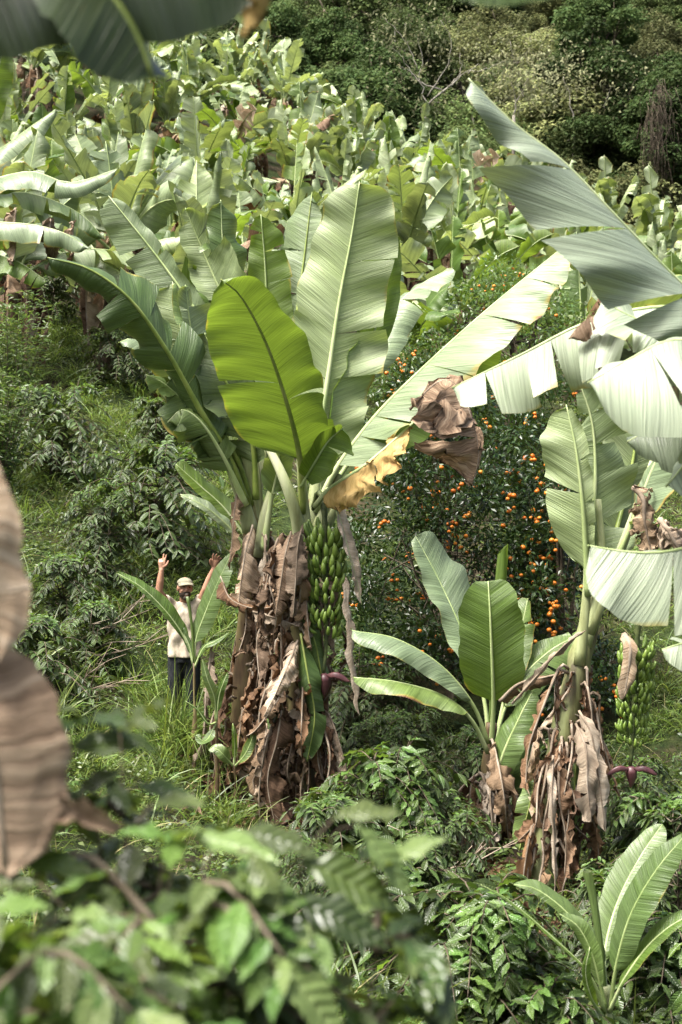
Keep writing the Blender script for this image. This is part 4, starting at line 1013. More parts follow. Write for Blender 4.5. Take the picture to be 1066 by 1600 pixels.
# ================================================================ plant whose stem stands just outside the left edge
pl = empty('banana_plant', base_of(-120, 20.0), 'banana plant at the left edge with long horizontal pale leaves reaching in', 'banana plant')
ltop = P(-118, 440, 20.0)
pseudostem(pl, [np.array(pl.location) + (0, 0, -.1), (np.array(pl.location) + ltop) / 2, ltop], .17, .1, 'stem', 61)
for i, (pts, w, up, mt, tr, fo) in enumerate((
        ([(-118, 430, 20), (-60, 310, 19.9), (40, 268, 19.8), (110, 285, 19.7), (188, 262, 19.6)], (.34, .36), (0, -.35, .94), 'leaf_pale', 3, (-.3, -.3)),
        ([(-118, 435, 20), (-60, 355, 19.7), (20, 348, 19.4), (90, 360, 19.2), (142, 388, 19.1)], (.30, .34), (.1, -.45, .9), 'leaf_pale', 3, (-.2, -.4)),
        ([(-118, 420, 20.1), (-70, 260, 20.3), (-12, 140, 20.5), (8, 58, 20.6)], (.3, .3), (-.5, .5, .6), 'leaf_fresh', 1, (.1, .1)),
        ([(-115, 420, 20.1), (-50, 280, 20.3), (25, 215, 20.3), (88, 170, 20.3)], (.22, .32), (-.3, -.4, .8), 'leaf_pale', 2, (-.2, -.2)),
        ([(-118, 440, 19.9), (-50, 395, 19.7), (20, 405, 19.5), (75, 440, 19.4)], (.3, .34), (.2, -.3, .9), 'leaf_fresh', 3, (-.5, -.6)),
        ([(-118, 430, 20), (-50, 330, 20.3), (30, 300, 20.5), (120, 330, 20.6), (165, 375, 20.6)], (.3, .34), (.1, -.1, .95), 'leaf', 4, (-.4, -.5)))):
    add_leaf(pl, PP(pts), w, up, mt, 'rib', lam=.2, fold=fo, curl=(.5, .6), tears=(tr, tr), seed=170 + i, r0=.035, tvar=.35, gap=.04, ns=40, nw=6)
for i in range(8):
    r = np.random.default_rng(180 + i); k = r.uniform(-3, 0); out = np.array([math.cos(k), math.sin(k), 0])
    dry_leaf(pl, ltop + out * .1 - (0, 0, r.uniform(0, .8)), out, r.uniform(.9, 1.4), .25, 180 + i, ('dry', 'dry_rust', 'dry_grey')[i % 3], spread=r.uniform(.2, .5))
for i, (px, py) in enumerate(((20, 330), (75, 345), (110, 350))):
    dry_leaf(pl, P(px, py, 19.5), (.5, -.6, 0), r.uniform(.5, .8), .2, 190 + i, ('dry', 'dry_grey', 'dry_rust')[i], spread=.1)

# ================================================================ the banana field on the hill
def field_template(seed, nleaf, stem_h, ll):
    r = np.random.default_rng(seed)
    root = empty('banana_plant', (0, 0, 0))
    lean = r.normal(0, 0.12, 2)
    top = np.array([lean[0], lean[1], stem_h])
    V, Q, T = tube(spline([(0, 0, -0.2), top * (0.4, 0.4, 0.5), top], 8)[0], np.linspace(0.17, 0.09, 8), 8)
    link('pseudostem', build('pseudostem', V, Q, T, mats=[M['stem']]), root)
    for i in range(nleaf):
        a = i * 2.4 + r.normal(0, 0.35)
        el = R(r.uniform(8, 84)) if i < nleaf - 2 else R(r.uniform(70, 87))
        L = ll * r.uniform(0.8, 1.1)
        o = np.array([math.cos(a), math.sin(a), 0])
        d = o * math.cos(el) + np.array([0, 0, math.sin(el)])
        sag = r.uniform(0.05, 0.6) * (1.2 - el / 1.6)
        pts = [top - (0, 0, 0.15), top + d * L * 0.35, top + d * L * 0.7 - np.array([0, 0, sag * L * 0.35]), top + d * L - np.array([0, 0, sag * L])]
        w = r.uniform(0.36, 0.52)
        nt_ = int(r.integers(1, 10))
        (V, Q, UV, E), rb, _ = leaf_geo(pts, (w, w), nrm(np.array([0, 0, 1.0]) - o * 0.6), lam=0.16, fold=(r.uniform(-.8, .6), r.uniform(-.8, .6)), curl=(r.uniform(.1, 1.1), r.uniform(.1, 1.1)), tears=(nt_, int(r.integers(1, 9))), seed=seed * 50 + i,
                                        ns=26, nw=5, tvar=0.45, gap=0.05, r0=0.035, r1=0.006, power=r.uniform(2.4, 3.4), ripple=0.015, twist=r.normal(0, 0.9))
        mt = ('leaf_field', 'leaf_field', 'leaf_pale', 'leaf_fresh', 'leaf_field', 'leaf')[int(r.integers(0, 6))]
        if i == 1 and seed % 2: mt = ('dry', 'dry_near', 'dry_rust')[seed % 3]
        Vv = np.vstack([V, rb[0]]); nV = len(V)
        me = build('leaf', Vv, np.vstack([Q, rb[1] + nV]), rb[2] + nV, UV=np.vstack([UV, rb[0][:, :2]]), mats=[M[mt], M['rib']],
                   midx=np.concatenate([np.zeros(len(Q)), np.ones(len(rb[1]) + len(rb[2]))]), attrs={'edge': np.concatenate([E, np.zeros(len(rb[0]))])})
        link('leaf', me, root)
    for i in range(int(r.integers(5, 9))):
        a = r.uniform(0, 6.28)
        o = np.array([math.cos(a), math.sin(a), 0])
        b = top * r.uniform(0.75, 1.0) + o * 0.1
        p = [b, b + o * 0.35 + (0, 0, 0.1), b + o * 0.5 - (0, 0, 0.5), b + o * 0.45 - (0, 0, r.uniform(1.0, 1.5))]
        (V, Q, UV, E), rb, _ = leaf_geo(p, (0.26, 0.26), o + (0, 0, 0.4), lam=0.1, fold=(-0.8, -0.8), curl=(0.8, 0.2), tears=(3, 3), seed=seed * 50 + 30 + i, ns=16, nw=4, tvar=0.7, gap=0.1, crumple=0.06)
        link('dry_leaf', build('dry_leaf', V, Q, UV=UV, mats=[M[('dry', 'dry_rust', 'dry_grey')[i % 3]]], attrs={'edge': E}), root)
    return root


TPL = [field_template(200 + i, n, h, l) for i, (n, h, l) in enumerate(((9, 1.9, 2.8), (8, 1.6, 3.0), (10, 2.2, 2.7), (9, 1.7, 2.5), (8, 1.3, 2.5), (9, 2.0, 2.9), (9, 1.5, 2.7)))]
spots = []
r = np.random.default_rng(77)
y, row = 31.0, 0
while y < 74:
    step = 2.45 + 0.012 * (y - 30)
    x = -0.26 * y - 2.0 + r.uniform(0, step)
    while x < 0.26 * y + 2.0:
        xx, yy = x + r.normal(0, 0.4), y + r.normal(0, 0.45)
        px = CX + xx / yy * FPX
        lim = 31.5 if px < 330 else (33.5 if px < 620 else 37.5)
        edge = np.interp(xx, [-26, -14, -6, 0, 6, 15, 28], [73, 73, 69, 64, 60, 50, 44])
        if lim < yy < edge: spots.append((xx, yy, row))
        x += step
    y += step * 0.98
    row += 1
# the nearer plants of the field, standing along its lower edge
near = [((15, 27.5), 0, 1.15, 0.4, 'banana plant with dark trunk among coffee bushes, at the lower left edge of the field'),
        ((165, 29.0), 2, 1.2, 1.0, 'banana plant above the dark trunked coffee bushes, behind the drooping dark leaf'),
        ((330, 27.5), 1, 1.2, 3.3, 'banana plant just behind the tall clump, low on the hill'),
        ((700, 31.0), 4, 1.0, 5.0, 'small banana plant behind the long diagonal leaf'),
        ((905, 30.0), 3, 0.9, 2.2, 'small banana plant above the far mandarin tree at the right'),
        ((1050, 34.0), 4, 1.1, 0.2, 'banana plant at the right edge of the field below the forest'),
        ((640, 27.5), 6, 0.9, 4.0, 'banana plant with brown hanging leaf right behind the tall clump')]
used = set()


def place(k, x, y, s, a, label, group=None):
    o = TPL[k] if k not in used else copy_tree(TPL[k])
    used.add(k)
    o.location = (x, y, gz(x, y) - 0.05)
    o.rotation_euler = (0, 0, a)
    o.scale = (s, s, s)
    tag(o, label, 'banana plant', group)
    return o


for (px, d), k, s, a, lb in near:
    place(k, (px - CX) / FPX * d, d, s, a, lb)
ORD = 'first second third fourth fifth sixth seventh eighth ninth tenth eleventh twelfth thirteenth fourteenth fifteenth sixteenth seventeenth eighteenth'.split()
rows_seen = sorted({q[2] for q in spots})
count = {}
for i, (x, y, row) in enumerate(spots):
    px = CX + x / y * FPX
    rk = rows_seen.index(row)
    inframe = -30 < px < 1096
    if inframe: count[row] = count.get(row, 0) + 1
    side_ = 'left' if px < 355 else ('middle' if px < 710 else 'right')
    if y > np.interp(x, [-26, -14, -6, 0, 6, 15, 28], [70, 70, 66, 61, 57, 47, 41]): zone = 'banana plant in the top row of the field against the forest, %s third' % side_
    elif rk < 5 and inframe: zone = 'banana plant in the %s row of the field from below, %s from the left' % (ORD[rk], ORD[count[row] - 1])
    else: zone = 'banana plant in the %s third of the hillside field, %s' % (side_, 'lower half' if y < 46 else 'upper half')
    place(int(r.integers(0, 7)), x, y, r.uniform(0.85, 1.2), r.uniform(0, 6.28), zone, 'banana plants of the hillside field')
print('field plants', len(spots))


# ================================================================ the forest on the opposite slope
def forest_tree(seed, h, cw, ch, mat, nleaf=5200, ls=0.34, bark='bark', lobes=26, gaps=0.0):
    r = np.random.default_rng(seed)
    root = empty('forest_tree', (0, 0, 0))
    paths = []
    trunk = spline([(0, 0, -1), (r.normal(0, .4), r.normal(0, .4), h * 0.3), (r.normal(0, .8), r.normal(0, .8), h * 0.65), (r.normal(0, 1), r.normal(0, 1), h * 0.92)], 14)[0]
    paths.append((trunk, np.linspace(0.34, 0.07, 14)))
    cen = np.array([0, 0, h - ch * 0.5])
    cs, rs = [], []
    for i in range(lobes):
        d = dirs(1, r, -0.75, 1)[0]
        c = cen + d * np.array([cw, cw, ch]) * 0.5 * r.uniform(0.55, 1.0)
        cs.append(c); rs.append(r.uniform(0.16, 0.30) * cw * 0.5 * 1.25)
        s = trunk[int(r.integers(5, 13))]
        paths.append((spline([s, s * .5 + c * .5 + r.normal(0, .4, 3), c], 7)[0], np.linspace(0.11, 0.025, 7)))
    link('trunk', branch_tubes(paths, 5).mesh('trunk', [M[bark]]), root)
    cs, rs = np.array(cs), np.array(rs)
    k = r.integers(0, lobes, nleaf)
    d = dirs(nleaf, r, -0.8, 1)
    rad = rs[k] * r.uniform(0.3, 1.12, nleaf) ** 0.5
    p = cs[k] + d * rad[:, None] * np.array([1, 1, 0.72])
    nor = nrm(d * 0.8 + np.array([0, 0, 0.9]) + r.normal(0, 0.55, (nleaf, 3)))
    dr = dirs(nleaf, r, -0.6, 0.3)
    rnd = np.clip((r.uniform(0, 1, lobes)[k] * 0.7 + r.uniform(0, 1, nleaf) * 0.3), 0, 0.999)
    V, Q, UV, rn = leaves_batch(p, dr, nor, ls * r.uniform(0.7, 1.4, nleaf), ls * 0.62 * r.uniform(0.7, 1.3, nleaf), 2, 0.3, 0.2, 0.9, rnd, True)
    cr = link('crown', build('crown', V, Q, UV=UV, mats=[M[mat]], attrs={'rnd': rn}, smooth=False), root)
    cr['kind'] = 'stuff'
    return root


FT = [forest_tree(301, 13, 9, 9, 'forest0', 19000, 0.27, lobes=40), forest_tree(302, 15, 8, 11, 'forest1', 19000, 0.26, lobes=44), forest_tree(303, 10, 8, 7.5, 'forest2', 16000, 0.25, lobes=36),
      forest_tree(304, 8, 7, 6, 'forest3', 13000, 0.23, lobes=30), forest_tree(305, 17, 7, 14, 'forest0', 20000, 0.26, 'bark', 48), forest_tree(306, 12, 9, 8, 'forest1', 18000, 0.25, 'bark_pale', 36),
      forest_tree(307, 14, 9.5, 10, 'forest2', 19000, 0.26, 'bark_pale', 42)]
TN = ['dark round', 'tall mid green', 'olive green', 'low pale olive', 'tall dark columnar', 'mid green pale-barked', 'broad olive pale-barked']
fused = set()
frs = np.random.default_rng(91)


def place_tree(k, x, y, s, label, group, zoff=0.0):
    o = FT[k] if k not in fused else copy_tree(FT[k])
    fused.add(k)
    o.location = (x, y, gz(x, y) + zoff)
    o.rotation_euler = (frs.normal(0, .04), frs.normal(0, .04), frs.uniform(0, 6.28))
    o.scale = (s * frs.uniform(.9, 1.15), s * frs.uniform(.9, 1.15), s)
    tag(o, label, 'tree', group)
    return o


# single trees one can point to
for (px, d), k, s, lb in (((470, 90), 0, 1.15, 'big dark round tree rising behind the top of the field, left of the bare tree'), ((590, 93), 4, 1.0, 'dark columnar tree left of the bare pale tree'),
                          ((745, 88), 5, 0.75, 'mid green tree in front of the forest, under the bare pale branches'), ((860, 86), 3, 1.0, 'low pale olive tree at the foot of the forest'),
                          ((985, 84), 3, 0.8, 'smallest pale olive tree by the right edge of the field'), ((1050, 92), 4, 1.05, 'tall dark tree hung with brown creeper at the right edge'),
                          ((890, 100), 6, 1.1, 'broad olive tree with pale bark, above the low pale tree')):
    place_tree(k, (px - CX) / FPX * d, d, s, lb, 'forest trees')
yy = 92.0
while yy < 182:
    x = -0.30 * yy + frs.uniform(0, 5)
    while x < 0.30 * yy:
        px = CX + x / yy * FPX
        vis = px > 280 or yy < 100
        if vis:
            w = np.array([3, 3, 1.2, .5, 3, 2, 1.0]) if px < 620 else np.array([1.5, 2, 3, 2.0, 1.5, 2.2, 2.6])
            k = int(frs.choice(7, p=w / w.sum()))
            place_tree(k, x + frs.normal(0, .8), yy + frs.normal(0, 1.0), frs.uniform(0.75, 1.2), TN[k] + ' tree in the mass of the forest slope', 'trees of the forest slope')
        x += frs.uniform(4.4, 6.6)
    yy += 6.5 + (yy - 92) * 0.03


# bare pale tree and a second leafless stem
def bare_tree(px, py0, d, pts_list, label, mat='bark_pale'):
    x = (px - CX) / FPX * d
    o = empty('bare_tree', (x, d, gz(x, d)), label, 'tree')
    o0 = np.array(o.location)
    A = Acc()
    for pts, r0, r1 in pts_list:
        C = spline(PP([(a, b, d + c) for a, b, c in pts]), 12)[0]
        C = C + 0.05 * np.random.default_rng(len(A.V)).normal(size=C.shape)
        A.add(*tube(C - o0, np.linspace(r0, r1, 12) * .55, 6))
    tr = [p for p, _, _ in pts_list][0][0]
    A.add(*tube(spline([(0, 0, -0.5), P(tr[0], tr[1], d + tr[2]) - o0], 8)[0], np.linspace(0.13, 0.1, 8), 6))
    link('trunk', A.mesh('trunk', [M[mat]]), o)
    rr = np.random.default_rng(5)
    tips = np.vstack([P(p[-1][0], p[-1][1], d + p[-1][2]) for p, _, _ in pts_list])
    n = 800
    pos = tips[rr.integers(0, len(tips), n)] + rr.normal(0, 1.1, (n, 3)) - o0
    V, Q, UV, rn = leaves_batch(pos, dirs(n, rr), dirs(n, rr), 0.26, 0.15, 2)
    link('crown', build('crown', V, Q, UV=UV, mats=[M['forest3']], attrs={'rnd': rn}, smooth=False), o)['kind'] = 'stuff'
    return o


bare_tree(655, 240, 86, [([(650, 230, 0), (662, 190, 0), (668, 165, 0)], .17, .1), ([(668, 165, 0), (690, 145, 0), (715, 125, 1), (745, 100, 2)], .12, .03), ([(690, 140, 0), (660, 130, 0), (640, 112, 0), (625, 105, -1)], .11, .03),
                         ([(668, 165, 0), (655, 120, 0), (660, 90, 0), (652, 60, 0)], .08, .02), ([(700, 138, 0), (720, 110, 0), (718, 85, 0)], .07, .02), ([(645, 118, 0), (630, 90, 0), (615, 75, 0)], .05, .015), ([(730, 112, 1), (760, 108, 1), (790, 95, 1)], .06, .015),
                         ([(668, 150, 0), (700, 100, 0), (705, 60, 0), (690, 30, 0)], .06, .015), ([(655, 110, 0), (630, 60, 0), (600, 30, 0)], .06, .015)], 'bare pale tree with spreading grey branches before the forest')
bare_tree(800, 180, 88, [([(803, 180, 0), (808, 160, 0), (826, 122, 0)], .1, .03), ([(808, 160, 0), (800, 130, 0), (798, 110, 0)], .06, .02)], 'short forked leafless pale stem in the middle of the forest')
bare_tree(895, 180, 95, [([(897, 190, 0), (890, 150, 0), (880, 120, 0)], .1, .03), ([(945, 170, 0), (950, 150, 0), (962, 130, 0)], .08, .03)], 'slender leafless stem before the dark forest, right of the forked one')
# dead creeper hanging on the dark tree at the right edge
xcr, dcr = (1030 - CX) / FPX * 88, 88
o = empty('creeper', (xcr, dcr, gz(xcr, dcr)), 'brown dead creeper hanging as a curtain at the right edge', 'creeper')
rr = np.random.default_rng(8); A = Acc()
for i in range(170):
    a = P(1030 + rr.normal(0, 11), 120 + rr.uniform(0, 110), dcr + rr.normal(0, .7)); b = a + np.array([rr.normal(0, .3), rr.normal(0, .3), -rr.uniform(1, 4.5)])
    C = spline([a, a * .6 + b * .4 + rr.normal(0, .25, 3), b], 7)[0]
    A.add(*tube(C - np.array(o.location), 0.016, 3))
link('stems', A.mesh('stems', [M['bark']]), o)


# ================================================================ coffee bushes
def coffee_skeleton(seed, h, spread, nb, nodes=10):
    r = np.random.default_rng(seed)
    paths, LB, LD, LN, LL = [], [], [], [], []
    ns_ = int(r.integers(2, 4))
    stems = []
    for s in range(ns_):
        a = r.uniform(0, 6.28)
        tp = np.array([math.cos(a), math.sin(a), 0]) * spread * 0.25 + np.array([0, 0, h * r.uniform(0.85, 1.0)])
        C = spline([(0, 0, -0.1), tp * (0.4, 0.4, 0.5), tp], 12)[0]
        stems.append(C); paths.append((C, np.linspace(0.026, 0.004, 12) * min(1.0, h / 1.8) * (0.45 if h in (1.45, 1.42, 1.56) else 1)))
        for i in range(4, 12):
            for sg in range(3):
                aa = r.uniform(0, 6.28)
                LB.append(C[i]); LD.append(np.array([math.cos(aa), math.sin(aa), r.uniform(0, .7)])); LN.append(np.array([0, 0, 1.0]) + r.normal(0, .25, 3)); LL.append(r.uniform(.6, 1.05))
    for b in range(nb):
        C = stems[b % ns_]
        f = r.uniform(0.12, 1.0)
        p0 = C[min(11, int(f * 11))]
        a = b * 2.4 + r.normal(0, 0.4)
        ln = spread * (0.62 - 0.42 * f ** 2) * r.uniform(0.75, 1.25)
        o = np.array([math.cos(a), math.sin(a), 0])
        up = r.uniform(0.1, 0.55) * ln
        B = spline([p0, p0 + o * ln * 0.5 + (0, 0, up * 0.7), p0 + o * ln + (0, 0, up * 0.5 - 0.22 * ln)], nodes)[0]
        paths.append((B, np.linspace(0.008, 0.003, nodes)))
        T = nrm(np.gradient(B, axis=0))
        for i in range(2, nodes):
            sd = nrm(np.cross(T[i], [0, 0, 1.0]))
            for sg in (-1, 1):
                if r.uniform() < 0.1: continue
                d = sd * sg * 0.8 + T[i] * r.uniform(0.2, 0.8) + np.array([0, 0, r.normal(-0.15, 0.25)])
                LB.append(B[i]); LD.append(d); LN.append(np.array([0, 0, 1.0]) + o * 0.35 + r.normal(0, 0.28, 3)); LL.append(r.uniform(0.75, 1.2) * (1 if i < nodes - 2 else 0.7))
    return paths, np.array(LB), np.array(LD), np.array(LN), np.array(LL), r


def coffee_template(seed, h, spread, nb, leaf=0.15):
    paths, LB, LD, LN, LL, r = coffee_skeleton(seed, h, spread, nb)
    root = empty('coffee_bush', (0, 0, 0))
    link('stem', branch_tubes(paths, 4).mesh('stem', [M['bark']]), root)
    V, Q, UV, rn = leaves_batch(LB, LD, LN, leaf * LL, leaf * 0.42 * LL, 4, 0.32, 0.22, 0.95)
    link('foliage', build('foliage', V, Q, UV=UV, mats=[M['coffee']], attrs={'rnd': rn}), root)['kind'] = 'stuff'
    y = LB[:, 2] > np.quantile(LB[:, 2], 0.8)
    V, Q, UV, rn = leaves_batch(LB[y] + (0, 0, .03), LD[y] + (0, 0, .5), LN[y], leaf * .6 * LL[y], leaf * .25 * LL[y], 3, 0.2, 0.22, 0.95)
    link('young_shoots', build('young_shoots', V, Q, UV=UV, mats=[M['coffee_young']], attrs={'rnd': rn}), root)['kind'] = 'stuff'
    return root


CT = [coffee_template(401, 2.0, 1.7, 100), coffee_template(402, 1.6, 1.9, 90), coffee_template(403, 2.3, 1.6, 110), coffee_template(404, 1.3, 1.5, 70)]
cused = set()


def place_coffee(k, px, py_base, d, s, label, a=0.0):
    o = CT[k] if k not in cused else copy_tree(CT[k])
    cused.add(k)
    x = (px - CX) / FPX * d
    o.location = (x, d, gz(x, d) - 0.05)
    o.rotation_euler = (0, 0, a)
    o.scale = (s,) * 3
    return tag(o, label, 'coffee bush', 'coffee bushes on the slope')


for k, px, d, s, a, lb in (
        (0, 85, 23.0, 1.0, 0.2, 'dense glossy coffee bush above the brown leaf at the left edge'), (1, 225, 20.0, 1.1, 1.0, 'wide coffee bush on the grass slope above the man'),
        (2, 160, 18.6, 0.7, 2.0, 'dark coffee bush below the wide one, above the man\'s raised hand'), (3, 105, 17.6, 0.75, 3.0, 'low straggly coffee bush with bare twigs'),
        (1, 185, 28.5, .8, 5.0, 'coffee bush below the dark banana trunk'),
        (2, 75, 31.0, 0.9, 0.7, 'highest coffee bush under the edge of the field'), (3, 255, 25.5, .8, 1.7, 'pale low coffee bush behind the drooping dark leaf'),
        (3, 140, 16.7, 0.7, 3.7, 'small coffee bush in the grass beside the brown hanging leaf'),
        (3, 60, 15.3, 0.8, 0.5, 'coffee bush behind the blurred brown leaf'), 
        (2, 290, 22.5, 0.5, 4.4, 'narrow coffee bush behind the small yellow-green banana leaf'),
        (1, 1010, 14.0, 0.55, 2.2, 'low coffee bush under the second bunch'), (3, 1075, 12.0, 0.9, 1.2, 'coffee bush at the right edge above the sucker')):
    place_coffee(k, px, 0, d, s, lb, a)


for k, px, d, s, a, lb in (
        (3, 520, 12.0, .75, .3, 'low coffee bush touching the right side of the dead leaf skirt'), (1, 655, 13.0, .6, 1.2, 'coffee bush between the clump and the young banana plant'),
        (0, 640, 14.8, .55, 2.2, 'dark coffee bush in the shade under the mandarin tree'), (2, 700, 11.2, .5, 3.1, 'narrow coffee bush before the young banana plant'),
        (3, 930, 10.8, .7, 4.1, 'coffee bush between the shaggy stem and the sucker'), (1, 980, 12.8, .5, 5.1, 'coffee bush right of the shaggy leaning stem'),
        (0, 790, 10.6, .45, .9, 'coffee bush at the foot of the shaggy leaning stem'), (2, 540, 10.0, .42, 1.9, 'small coffee bush behind the blurred leaves, bottom middle'),
        (1, 1060, 11.0, .6, 2.9, 'coffee bush cut by the right edge, above the sucker leaves'), (3, 860, 14.6, .8, 3.9, 'coffee bush in the shade between the two right plants'),
        (0, 480, 11.2, .4, 4.9, 'low coffee bush at the front of the skirt of dead leaves'), (1, 740, 15.6, .6, 5.9, 'dark coffee bush behind the young banana plant'), (2, 590, 15.6, .5, 2.0, 'upright dark coffee bush in the shade right of the flower bud'), (3, 565, 14.0, .6, 1.1, 'low dark coffee bush under the flower bud'), (1, 555, 17.2, .75, 3.3, 'coffee bush in the gap between clump and mandarin tree'), (0, 600, 17.0, .6, 4.2, 'coffee bush against the left side of the mandarin tree'), (0, 640, 16.4, .5, .1, 'coffee bush hidden in the shade at the trunk of the mandarin tree')):
    place_coffee(k, px, 0, d, s, lb, a)


# nearer bushes: every larger leaf its own part
def coffee_leaf_mesh(seed, L, mat):
    r = np.random.default_rng(seed)
    V, Q, UV, rn = leaves_batch(np.zeros((1, 3)), np.array([[1., 0, 0]]), np.array([[0, 0, 1.]]), L, L * 0.42, 7, 0.22, 0.25, 0.95)
    V = V + np.array([0, 0, 1]) * (0.012 * np.sin(UV[:, 1] * 26 + seed) * np.abs(UV[:, 0]) * 2)[:, None] * (L / 0.15)
    return build('leaf', V, Q, UV=UV, mats=[M[mat]])


def near_bush(name_label, loc, h, spread, nb, leaf, seed, mats=('coffee', 'coffee', 'coffee_young'), keep=300, aim=None, nodes=10, rot=0.0, dist=None):
    paths, LB, LD, LN, LL, r = coffee_skeleton(seed, h, spread, nb, nodes)
    root = empty('coffee_bush', loc, name_label, 'coffee bush')
    link('stem', branch_tubes(paths, 5).mesh('stem', [M['bark']]), root)
    LM = [[coffee_leaf_mesh(seed + i + 10 * j, leaf, mt) for i in range(3)] for j, mt in enumerate(mats)]
    L0 = np.array(loc)
    W = LB + L0
    facing = -LB[:, 1] * 1.0 + LB[:, 2] * 0.6 + r.normal(0, .08, len(LB))
    inview = (np.abs(W[:, 0] / W[:, 1]) < 0.27) & (W[:, 2] / W[:, 1] > -0.44)
    order = np.argsort(-(facing + inview * 10))
    D = nrm(LD)
    N = nrm(LN - (LN * D).sum(1, keepdims=True) * D); S = np.cross(N, D)
    for q in order[:keep]:
        mt = Matrix((D[q], S[q], N[q])).transposed().to_euler()
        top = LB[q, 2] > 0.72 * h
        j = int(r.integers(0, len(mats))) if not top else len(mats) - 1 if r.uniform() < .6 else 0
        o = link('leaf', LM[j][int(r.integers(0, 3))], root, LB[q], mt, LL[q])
    rest = order[keep:]
    if len(rest):
        V, Q, UV, rn = leaves_batch(LB[rest], LD[rest], LN[rest], leaf * LL[rest], leaf * 0.42 * LL[rest], 4, 0.22, 0.25, 0.95)
        link('foliage', build('foliage', V, Q, UV=UV, mats=[M[mats[0]]], attrs={'rnd': rn}), root)['kind'] = 'stuff'
    return root


def at_ground(px, d, dz=0):
    x = (px - CX) / FPX * d
    return (x, d, gz(x, d) + dz)


near_bush('coffee bush with bright glossy leaves at the foot of the clump', at_ground(575, 12.8), 1.35, 1.5, 90, 0.155, 901)
near_bush('coffee bush in the bottom middle with large ribbed leaves', at_ground(700, 9.3), 0.95, 1.5, 90, 0.15, 902)
near_bush('coffee bush behind the bottom one, under the blurred leaves', at_ground(610, 10.8), 0.9, 1.3, 70, 0.15, 903, keep=200)
near_bush('coffee bush in the bottom right corner behind the sucker', at_ground(1040, 9.9), 1.0, 1.2, 60, 0.15, 904, keep=200)
near_bush('coffee bush at the bottom between sucker and middle bush', at_ground(850, 9.0), 0.6, 0.9, 44, 0.14, 905, keep=200)
# blurred bush right in front of the camera
near_bush('blurred coffee bush very near the camera along the bottom left', (-0.48, 2.05, gz(-0.48, 2.05)), 1.45, 1.05, 200, 0.10, 906, ('coffee_front', 'coffee_front', 'coffee_young'), keep=300, nodes=10)
nb_mid = near_bush('blurred coffee branch with dark leaves near the camera, bottom middle', (-0.06, 2.2, gz(-0.06, 2.2)), 1.42, 0.55, 34, 0.14, 907, ('coffee', 'coffee_front'), keep=200, nodes=8)
nb_shoot = near_bush('blurred coffee shoot rising above the near bush, left', (-0.34, 2.5, gz(-0.34, 2.5)), 1.56, 0.5, 34, 0.12, 908, ('coffee', 'coffee_front'), keep=200, nodes=7)


def leaf_on(root, p, d, n, L, mat):
    """one larger leaf of a near bush, on its own short twig"""
    p, d, n = np.asarray(p, float), nrm(np.asarray(d, float)), np.asarray(n, float)
    n = nrm(n - (n @ d) * d)
    lo = link('leaf', coffee_leaf_mesh(int(L * 1e4) % 97, L, mat), root, p - np.array(root.location), Matrix((d, np.cross(n, d), n)).transposed().to_euler())
    q = p - d * .05 - (0, 0, .05)
    V, Q, T = tube(spline([p, q, q - (0, 0, .06)], 5)[0] - np.array(root.location), .002, 4)
    link('twig', build('twig', V, Q, T, mats=[M['bark']]), root)
    return lo


for px, py, d, dr, nn, L, mt, rt in (
        (470, 1345, 2.2, (1, -.1, -.35), (.1, -.7, .6), .17, 'coffee', nb_mid), (455, 1405, 2.15, (1, -.2, -.3), (.2, -.6, .7), .16, 'coffee', nb_mid), (400, 1415, 2.1, (.8, -.4, -.5), (.1, -.8, .5), .12, 'coffee', nb_mid),
        (425, 1495, 2.0, (.9, -.2, -.8), (.3, -.6, .7), .16, 'coffee_front', nb_mid), (555, 1290, 2.2, (.8, -.2, -.75), (.4, -.5, .8), .14, 'coffee_front', nb_mid), (520, 1280, 2.25, (.6, .2, .1), (0, -.4, .9), .12, 'coffee_front', nb_mid),
        (370, 1300, 2.2, (.9, -.1, -.1), (0, -.5, .9), .13, 'coffee_front', nb_mid), (390, 1330, 2.1, (.5, -.4, -.8), (.2, -.8, .5), .10, 'coffee_front', nb_mid), (300, 1310, 2.15, (.9, -.3, .0), (0, -.3, .9), .14, 'coffee_front', nb_mid),
        (112, 1165, 2.4, (1, -.1, .1), (0, -.75, .6), .11, 'coffee', nb_shoot), (150, 1150, 2.45, (.9, .2, -.1), (0, -.5, .8), .11, 'coffee', nb_shoot), (165, 1215, 2.4, (.5, -.5, -.4), (.1, -.6, .7), .08, 'coffee_front', nb_shoot),
        (215, 1225, 2.4, (1, -.1, -.2), (0, -.5, .9), .11, 'coffee', nb_shoot), (190, 1205, 2.4, (-.9, -.2, -.3), (0, -.6, .8), .09, 'coffee_front', nb_shoot), (240, 1255, 2.35, (.8, -.3, .2), (0, -.5, .9), .09, 'coffee_front', nb_shoot),
        (60, 1380, 2.1, (-.9, -.2, .1), (0, -.3, .9), .13, 'coffee_front', nb_mid), (30, 1350, 2.2, (.9, -.2, .1), (0, -.4, .9), .12, 'coffee_front', nb_mid)):
    leaf_on(rt, P(px, py, d), dr, nn, L, mt)


# ================================================================ mandarin trees
ORANGE = None


def orange_mesh():
    th = np.linspace(0, math.pi, 8)
    path = np.stack([0 * th, 0 * th, -0.028 * np.cos(th)], 1)
    V, Q, T = tube(path, np.maximum(0.034 * np.sin(th), 0.003), 10)
    return build('mandarin', V, Q, T, mats=[M['orange']])


ORANGE = orange_mesh()


